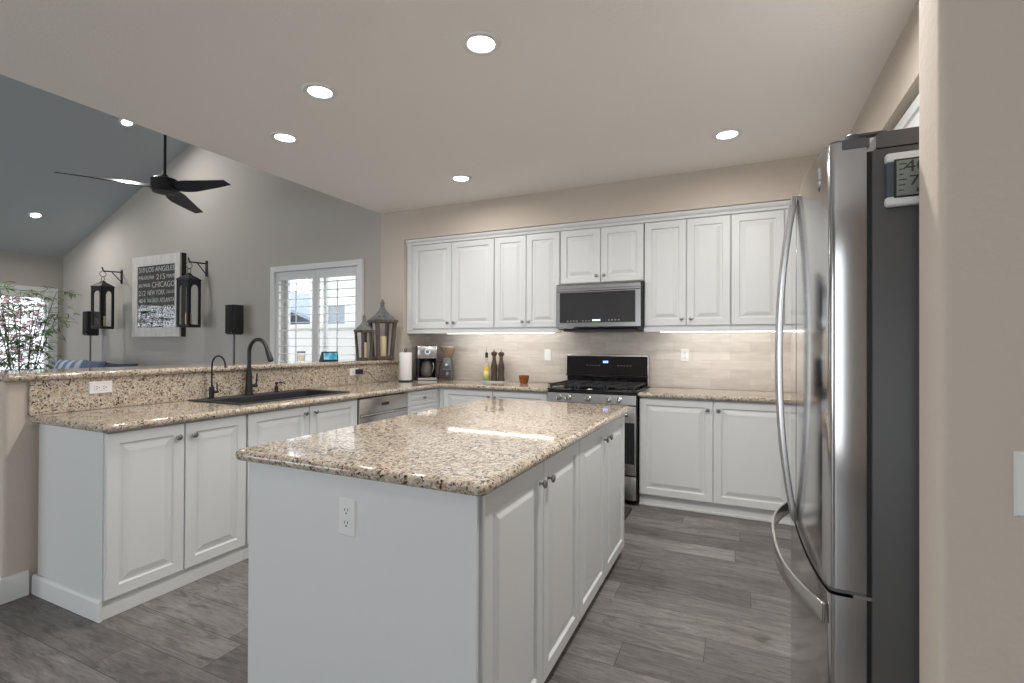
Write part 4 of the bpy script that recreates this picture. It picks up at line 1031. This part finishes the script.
# bamboo
random.seed(11)
BX, BYY = -9.35, 3.50
t = thing('bamboo_plant', 'potted bamboo with fine leaves in front of the left window', 'plant', (BX, BYY, 0))
MB().lathe([(.17, 0), (.20, .02), (.25, .36), (.26, .40), (.235, .40), (.23, .36), (.0, .35)], (BX, BYY, .001), seg=28).build('pot', mat('pot_grey', (.16, .16, .17), .6, bump=.1, var=.1), t)
fol = MB()
for k in range(9):
    a = 2*pi*k/9; lean = random.uniform(.12, .40); p0 = Vector((BX+.09*cos(a), BYY+.09*sin(a), .35))
    dirv = Vector((cos(a+.4), sin(a+.4), 0)); hgt = random.uniform(1.35, 1.72)
    pts = [p0 + dirv*lean*(j/10)**1.6 + Vector((0, 0, hgt*j/10)) for j in range(11)]
    MB().tube(pts, [.011-.0007*j for j in range(11)], 8).build('cane', STEM, t)
    for j in range(3, 11):
        for _ in range(4):
            b0 = pts[j] + Vector((0, 0, random.uniform(-.08, .08))); aa = random.uniform(0, 2*pi)
            tw = Vector((cos(aa), sin(aa), random.uniform(.1, .6)))*random.uniform(.10, .34); tip = b0 + tw
            fol.tube([b0, b0+tw*.6, tip], [.0022, .0016, .001], 4, False)
            for q in range(5):
                a3 = aa + random.uniform(-1.2, 1.2)
                leaf(fol, tip - tw*random.uniform(0, .5), Vector((cos(a3), sin(a3), random.uniform(-.7, .25))).normalized(), random.uniform(.09, .16), .017)
fol.build('foliage', LEAF, t, smooth=0)

# ------------------------------------------------------------------ things on the bar
def bar_lantern(label, cl, x, y, s, h, rz, body, roof):
    z0 = 1.1325
    t = thing('floor_lantern', label, 'lantern', (x, y, z0), rz)
    hb = h*.605; a0 = s*.40; a1 = s*.5; s2 = 2**.5
    MB().box(-a0*1.04, a0*1.04, -a0*1.04, a0*1.04, 0, h*.055).build('base', body, t, local=True, bevel=.003)
    MB().lathe([(a1*1.0*s2, hb), (a1*1.08*s2, hb+.004), (a1*1.08*s2, hb+h*.045), (a1*.98*s2, hb+h*.05)], seg=4, rot=pi/4).build('cornice', body, t, local=True, smooth=0)
    rp = []
    for k in range(11):
        q = k/10; rr = a1*1.02*((1-q)**1.7)*.86 + a1*.14; rp.append((rr*s2, hb+h*.05 + h*.235*q))
    MB().lathe(rp, seg=4, rot=pi/4).build('roof', roof, t, local=True, smooth=50)
    zt = hb+h*.285; u = h/.6
    MB().lathe([(.022*u, zt-.004), (.024*u, zt+.008*u), (.016*u, zt+.013*u), (.016*u, zt+.022*u), (.028*u, zt+.026*u), (.026*u, zt+.034*u), (.010*u, zt+.038*u), (.014*u, zt+.048*u), (.010*u, zt+.060*u), (0, zt+.068*u)], seg=16).build('finial', roof, t, local=True)
    w = s*.15
    for sx in (-1, 1):
        for sy in (-1, 1):
            b = MB(); z1 = hb; p = Vector((sx*(a0-w/2), sy*(a0-w/2), h*.055)); q = Vector((sx*(a1-w/2), sy*(a1-w/2), z1)); vs = []
            for c in (p, q):
                for i, j in ((-1, -1), (1, -1), (1, 1), (-1, 1)): vs.append(c + Vector((i*w/2, j*w/2, 0)))
            b.add(vs, [(3, 2, 1, 0), (4, 5, 6, 7)] + [(k, (k+1) % 4, (k+1) % 4+4, k+4) for k in range(4)]).build('post', body, t, local=True, smooth=0)
    for i in range(4):
        rot = Matrix.Rotation(i*pi/2, 4, 'Z'); vs = []
        for e in (0, .0025):
            for px, d_, pz in ((-a0+w, a0-w*.5, h*.055), (a0-w, a0-w*.5, h*.055), (a1-w, a1-w*.5, hb), (-a1+w, a1-w*.5, hb)): vs.append(rot @ Vector((px, -d_+e, pz)))
        MB().add(vs, [(3, 2, 1, 0), (4, 5, 6, 7)] + [(j, (j+1) % 4, (j+1) % 4+4, j+4) for j in range(4)]).build('pane', GLASS, t, local=True, smooth=0)
    c = thing('pillar_candle', cl, 'candle', (x, y, z0+h*.055+.0005))
    cr = s*.185; ch = h*.33
    MB().lathe([(cr*.96, 0), (cr, .004), (cr, ch-.006), (cr*.93, ch), (cr*.5, ch-.004), (0, ch-.005)], seg=20).build('wax', CANDLE, c, local=True)
    MB().tube([(0, 0, ch-.006), (.001, 0, ch+.010)], .0016, 6).build('wick', BLK, c, local=True)
bar_lantern('larger grey wooden lantern with zinc roof on the bar end', 'cream pillar candle inside the larger bar lantern', -3.352, 4.115, .222, .625, R(62), WOODL, ZINC)
bar_lantern('smaller grey wooden lantern with zinc roof, left of the larger one on the bar', 'cream pillar candle inside the smaller bar lantern', -3.375, 3.865, .135, .455, R(76), WOODL, ZINC)
# smart display
def screen_mat():
    m, n, l, b = new_mat('screen_image')
    tc = n.new('ShaderNodeTexCoord'); sx = n.new('ShaderNodeSeparateXYZ'); l.new(tc.outputs['Object'], sx.inputs[0])
    t_ = n.new('ShaderNodeTexNoise'); t_.inputs['Scale'].default_value = 18; l.new(tc.outputs['Object'], t_.inputs['Vector'])
    r = ramp(n, [(.3, (.02, .12, .25)), (.5, (.06, .38, .55)), (.7, (.35, .65, .75))]); l.new(t_.outputs[0], r.inputs[0])
    b.inputs['Base Color'].default_value = (.01, .01, .01, 1); b.inputs['Roughness'].default_value = .1
    l.new(r.outputs[0], b.inputs['Emission Color']); b.inputs['Emission Strength'].default_value = .8
    return m
SCREEN = screen_mat()
t = thing('smart_display', 'small smart display with a blue screen on the bar', 'smart display', (-3.40, 3.42, 1.1325), R(-22))
MB().prism([(-.045, 0), (.040, 0), (.046, .006), (.030, .088), (.022, .09), (-.035, .012)], 'Y', -.075, .075).build('body', mat('device_slate', (.04, .05, .065), .6, bump=.1, bscale=300), t, local=True, bevel=.004)
dv = Vector((.030-.046, 0, .088-.006)).normalized(); nn = Vector((dv.z, 0, -dv.x)); p0 = Vector((.046, 0, .006))
def scr(mb, a, b_, s0, s1, e0, e1):
    vs = [p0 + dv*s + Vector((0, y, 0)) + nn*e for e in (e0, e1) for y, s in ((a, s0), (b_, s0), (b_, s1), (a, s1))]
    return mb.add(vs, [(3, 2, 1, 0), (4, 5, 6, 7)] + [(j, (j+1) % 4, (j+1) % 4+4, j+4) for j in range(4)])
scr(MB(), -.071, .071, .003, .080, -.001, .0018).build('bezel', BGLASS, t, local=True, smooth=0)
scr(MB(), -.062, .062, .010, .073, .0010, .0024).build('screen', SCREEN, t, local=True, smooth=0)
# jar on the bar
t = thing('glass_jar', 'small candle jar with a dark lid on the bar near the faucet', 'jar', (-3.42, 3.125, 1.1325))
MB().lathe([(.030, 0), (.034, .004), (.034, .078), (.031, .082), (.029, .080), (.031, .076), (.031, .008), (.0, .006)], seg=24).build('glass', GLASS, t, local=True)
MB().lathe([(.030, .009), (.030, .062), (0, .061)], seg=20).build('wax', mat('wax_pale', (.72, .70, .50), .5, var=.1), t, local=True)
MB().lathe([(.0345, .080), (.0345, .092), (.03, .094), (0, .094)], seg=24).build('lid', mat('lid_grey', (.16, .15, .13), .4, var=.1), t, local=True)

# ------------------------------------------------------------------ things on the counter
CZ = .9145
t = thing('paper_towel_holder', 'white paper towel roll on a black holder at the counter corner', 'paper towel', (-3.075, 4.14, CZ))
MB().lathe([(.072, 0), (.072, .008), (.066, .012), (.0, .013)], seg=28).build('base', BLKM, t, local=True)
MB().tube([(0, 0, .01), (0, 0, .305)], .006, 8).build('rod', BLKM, t, local=True)
MB().tube(arc((0, 0, .318), .014, 0, 2*pi, 14, (1, 0, 0), (0, 0, 1)), .0035, 6, False).build('ring', BLKM, t, local=True)
MB().lathe([(.020, .014), (.060, .014), (.062, .018), (.062, .290), (.060, .294), (.020, .294), (.020, .014)], seg=32).build('towel_roll', PAPER, t, local=True)
# coffee maker (local: front = -Y)
t = thing('coffee_maker', 'stainless and black drip coffee maker in the counter corner', 'coffee maker', (-3.03, 4.44, CZ), R(40))
MB().box(-.10, .10, -.13, .12, 0, .032).build('base', BLK, t, local=True, bevel=.005)
MB().box(-.095, .095, -.133, -.128, .004, .030).build('base_trim', SS, t, local=True, smooth=0)
MB().box(-.10, .10, .03, .12, .032, .36).build('tank', BLK, t, local=True, bevel=.008)
hd = MB().box(-.10, .10, -.12, .03, .228, .36).build('brew_head', SS, t, local=True, bevel=.01)
MB().lathe([(.030, 0), (.030, .003), (.026, .004), (0, .004)], (0, -.1205, .300), (0, -1, 0), 24).build('dial', mat('dial_white', (.8, .82, .85), .3, var=.05), hd, local=True)
MB().lathe([(.018, .004), (.018, .0055), (0, .0055)], (0, -.1205, .300), (0, -1, 0), 20).build('dial_display', mat('dial_blue', (.12, .18, .28), .2, var=.1), hd, local=True)
m2 = MB()
for k in range(5): m2.box(-.05+k*.021, -.036+k*.021, -.1225, -.1195, .250, .256)
m2.build('buttons', NICK, hd, local=True, smooth=0)
MB().box(-.094, -.084, -.125, .03, .032, .228).box(.084, .094, -.125, .03, .032, .228).build('side_frame', BLK, t, local=True, smooth=0)
cf = MB().lathe([(.050, .034), (.064, .05), (.072, .09), (.066, .14), (.052, .178), (.054, .186), (.050, .186), (.048, .176), (.062, .138), (.068, .09), (.06, .052), (.0, .04)], (0, -.045, 0), seg=28).build('carafe', mat('carafe_glass', (.10, .09, .085), .05, spec=.8, var=.1), t, local=True)
MB().lathe([(.054, .184), (.052, .205), (.02, .212), (0, .212)], (0, -.045, 0), seg=24).build('carafe_lid', BLK, cf, local=True)
MB().strap([(.046, -.095, .19), (.062, -.135, .185), (.066, -.140, .13), (.050, -.105, .075)], .02, .012, (.6, .8, 0)).build('carafe_handle', SS, cf, local=True, bevel=.003)
# grinder
t = thing('coffee_grinder', 'grey coffee grinder with a bean hopper beside the coffee maker', 'coffee grinder', (-2.800, 4.50, CZ), R(20))
MB().lathe([(.062*1.2, 0), (.066*1.2, .02), (.064*1.2, .08), (.055*1.2, .20), (.045*1.2, .235), (.040*1.2, .245)], seg=4, rot=pi/4).build('body', mat('grinder_grey', (.13, .13, .135), .4, .4, bump=.05, var=.1), t, local=True, bevel=.012, bseg=3)
hp = MB().lathe([(.036, .243), (.045, .26), (.070, .325), (.072, .345), (.069, .345), (.066, .326), (.042, .264), (0, .258)], seg=28).build('hopper', mat('hopper_smoke', (.36, .27, .20), .12, trans=.3, var=.2, vscale=40), t, local=True)
MB().lathe([(.071, .343), (.073, .348), (.066, .356), (0, .358)], seg=28).build('hopper_lid', mat('lid_taupe', (.42, .33, .27), .3, var=.05), hp, local=True)
MB().box(-.046, .046, -.066, -.050, .02, .11).build('grounds_bin', mat('bin_smoke', (.06, .05, .045), .08, spec=.7, var=.1), t, local=True, bevel=.006)
MB().box(-.04, .04, -.060, -.050, .135, .20).build('control_face', mat('face_slate', (.16, .18, .20), .3, .5, var=.05), t, local=True, bevel=.004)
MB().lathe([(.013, 0), (.013, .010), (.010, .012), (0, .012)], (0, -.058, .165), (0, -1, 0), 16).build('dial', WPL, t, local=True)
MB().tube([(-.06, .01, .20), (-.085, .01, .15), (-.085, 0, .09), (-.095, -.01, .04), (-.10, -.01, .006)], .004, 6).build('cord', BLK, t, local=True)
# dish with oil bottle and mills
t = thing('serving_dish', 'small flat grey dish under the oil bottle and pepper mills', 'dish', (-2.275, 4.535, CZ))
MB().prism(rrect(-.135, .135, -.06, .06, (.02, .02, .02, .02)), 'Z', 0, .004).build('plate', mat('dish_grey', (.42, .46, .46), .3, var=.05), t, local=True)
o_ = rrect(-.135, .135, -.06, .06, (.02, .02, .02, .02)); i_ = rrect(-.128, .128, -.053, .053, (.016, .016, .016, .016))
m2 = MB(); n = len(o_); vs = [(*p, z) for z in (.004, .012) for p in o_] + [(*p, z) for z in (.004, .012) for p in i_]
m2.add(vs, [(k, (k+1) % n, (k+1) % n+n, k+n) for k in range(n)] + [(k+2*n, (k+1) % n+2*n, (k+1) % n+3*n, k+3*n) for k in range(n)] + [(k+n, (k+1) % n+n, (k+1) % n+3*n, k+3*n) for k in range(n)] + [(k, (k+1) % n, (k+1) % n+2*n, k+2*n) for k in range(n)])
m2.build('rim', mat('dish_grey', (.42, .46, .46)), t, local=True)
DZ = CZ+.0045
t = thing('oil_bottle', 'clear oil bottle with yellow label and black pourer', 'bottle', (-2.355, 4.535, DZ))
MB().lathe([(.030, 0), (.033, .004), (.033, .160), (.028, .185), (.014, .205), (.013, .245), (.015, .247), (.015, .255), (.012, .256)], seg=24).build('glass', mat('oil_glass', (.88, .86, .72), .05, trans=.75, ior=1.2, var=.02), t, local=True)
def label_mat():
    m, n, l, b = new_mat('label_print')
    tc = n.new('ShaderNodeTexCoord'); sx = n.new('ShaderNodeSeparateXYZ'); l.new(tc.outputs['Object'], sx.inputs[0])
    t_ = n.new('ShaderNodeTexNoise'); t_.inputs['Scale'].default_value = 30; l.new(tc.outputs['Object'], t_.inputs['Vector'])
    ad = n.new('ShaderNodeMath'); ad.operation = 'MULTIPLY_ADD'; ad.inputs[1].default_value = .05; l.new(t_.outputs[0], ad.inputs[0]); l.new(sx.outputs[2], ad.inputs[2])
    mr = n.new('ShaderNodeMapRange'); mr.inputs['From Min'].default_value = .02; mr.inputs['From Max'].default_value = .18; l.new(ad.outputs[0], mr.inputs[0])
    r = ramp(n, [(0, (.16, .36, .16)), (.22, (.20, .40, .20)), (.30, (.62, .45, .07)), (.58, (.78, .70, .42)), (.78, (.60, .38, .07))]); l.new(mr.outputs[0], r.inputs[0])
    l.new(r.outputs[0], b.inputs['Base Color']); b.inputs['Roughness'].default_value = .5
    return m
MB().lathe([(.0335, .012), (.0340, .013), (.0340, .148), (.0335, .149)], seg=24).build('label', label_mat(), t, local=True)
pr = MB().lathe([(.0155, .240), (.0155, .285), (.010, .292), (0.004, .294)], seg=16).build('pourer_cap', BLK, t, local=True)
MB().tube([(0, 0, .29), (0, 0, .325), (.004, -.002, .352)], [.004, .0032, .0026], 8).build('pourer_spout', NICK, pr, local=True)
def mill(label, x, y, h):
    t = thing('pepper_mill', label, 'mill', (x, y, DZ))
    s = h/.30
    MB().lathe([(.033, 0), (.035, .004*s), (.035, .014*s), (.032, .03*s), (.029, .07*s), (.032, .10*s), (.0335, .125*s), (.031, .145*s), (.023, .18*s), (.0175, .205*s), (.018, .222*s), (.021, .226*s)], seg=24).build('body', MILLW, t, local=True)
    hd = MB().lathe([(.021, .228*s), (.0175, .234*s), (.026, .244*s), (.032, .258*s), (.029, .272*s), (.014, .279*s), (.006, .281*s)], seg=24).build('head', MILLW, t, local=True)
    MB().lathe([(.005, .279*s), (.005, .286*s), (.0085, .290*s), (.0075, .298*s), (0, .30*s)], seg=14).build('finial', NICK, hd, local=True)
mill('dark wooden pepper mill beside the oil bottle', -2.268, 4.535, .325)
mill('dark wooden pepper mill farthest from the oil bottle', -2.188, 4.535, .322)
t = thing('glass_bowl', 'small amber glass bowl on the counter left of the range', 'bowl', (-1.905, 4.46, CZ))
MB().lathe([(.034, 0), (.038, .003), (.046, .03), (.052, .076), (.049, .078), (.043, .034), (.034, .010), (0, .008)], seg=28).build('bowl_body', AMBER, t, local=True)
t = thing('spoon_rest', 'small dark spoon rest at the counter edge beside the range', 'spoon rest', (-1.585, 4.42, CZ))
MB().lathe([(.030, 0), (.045, .004), (.062, .016), (.060, .018), (.043, .008), (0, .006)], seg=28).build('rest', mat('rest_brown', (.06, .045, .035), .35, var=.2), t, local=True)
o = MB().prism(rrect(-1.56, -.770, 3.30, 3.99, (.02, .02, .02, .02)), 'Z', .001, .011).build('floor_mat', mat('mat_charcoal', (.028, .028, .03), .9, bump=.5, bscale=250), smooth=30)
tag(o, 'dark floor mat in front of the range, mostly behind the island', 'mat')

# ------------------------------------------------------------------ repeats share a group
GROUPS = {'base_cabinet': 'white base cabinets', 'wall_cabinet': 'white wall cabinets', 'countertop': 'granite countertops', 'tile_backsplash': 'tile backsplash', 'wall_outlet': 'white wall outlets',
          'light_switch': 'white light switches', 'under_cabinet_light': 'light bars under the wall cabinets', 'recessed_light': 'recessed ceiling lights', 'wall_bracket': 'lantern brackets on the gable wall',
          'hanging_lantern': 'black hanging wall lanterns', 'pillar_candle': 'pillar candles in lanterns', 'speaker': 'black speakers', 'speaker_stand': 'speaker stands', 'throw_pillow': 'pillows on the sofa',
          'floor_lantern': 'grey lanterns on the bar', 'pepper_mill': 'dark pepper mills', 'plantation_shutter': 'white plantation shutters', 'house': 'neighbouring houses'}
for o in list(COL.objects):
    if o.parent is None and 'label' in o:
        k = o.name.split('.')[0]
        if k in GROUPS: o['group'] = GROUPS[k]
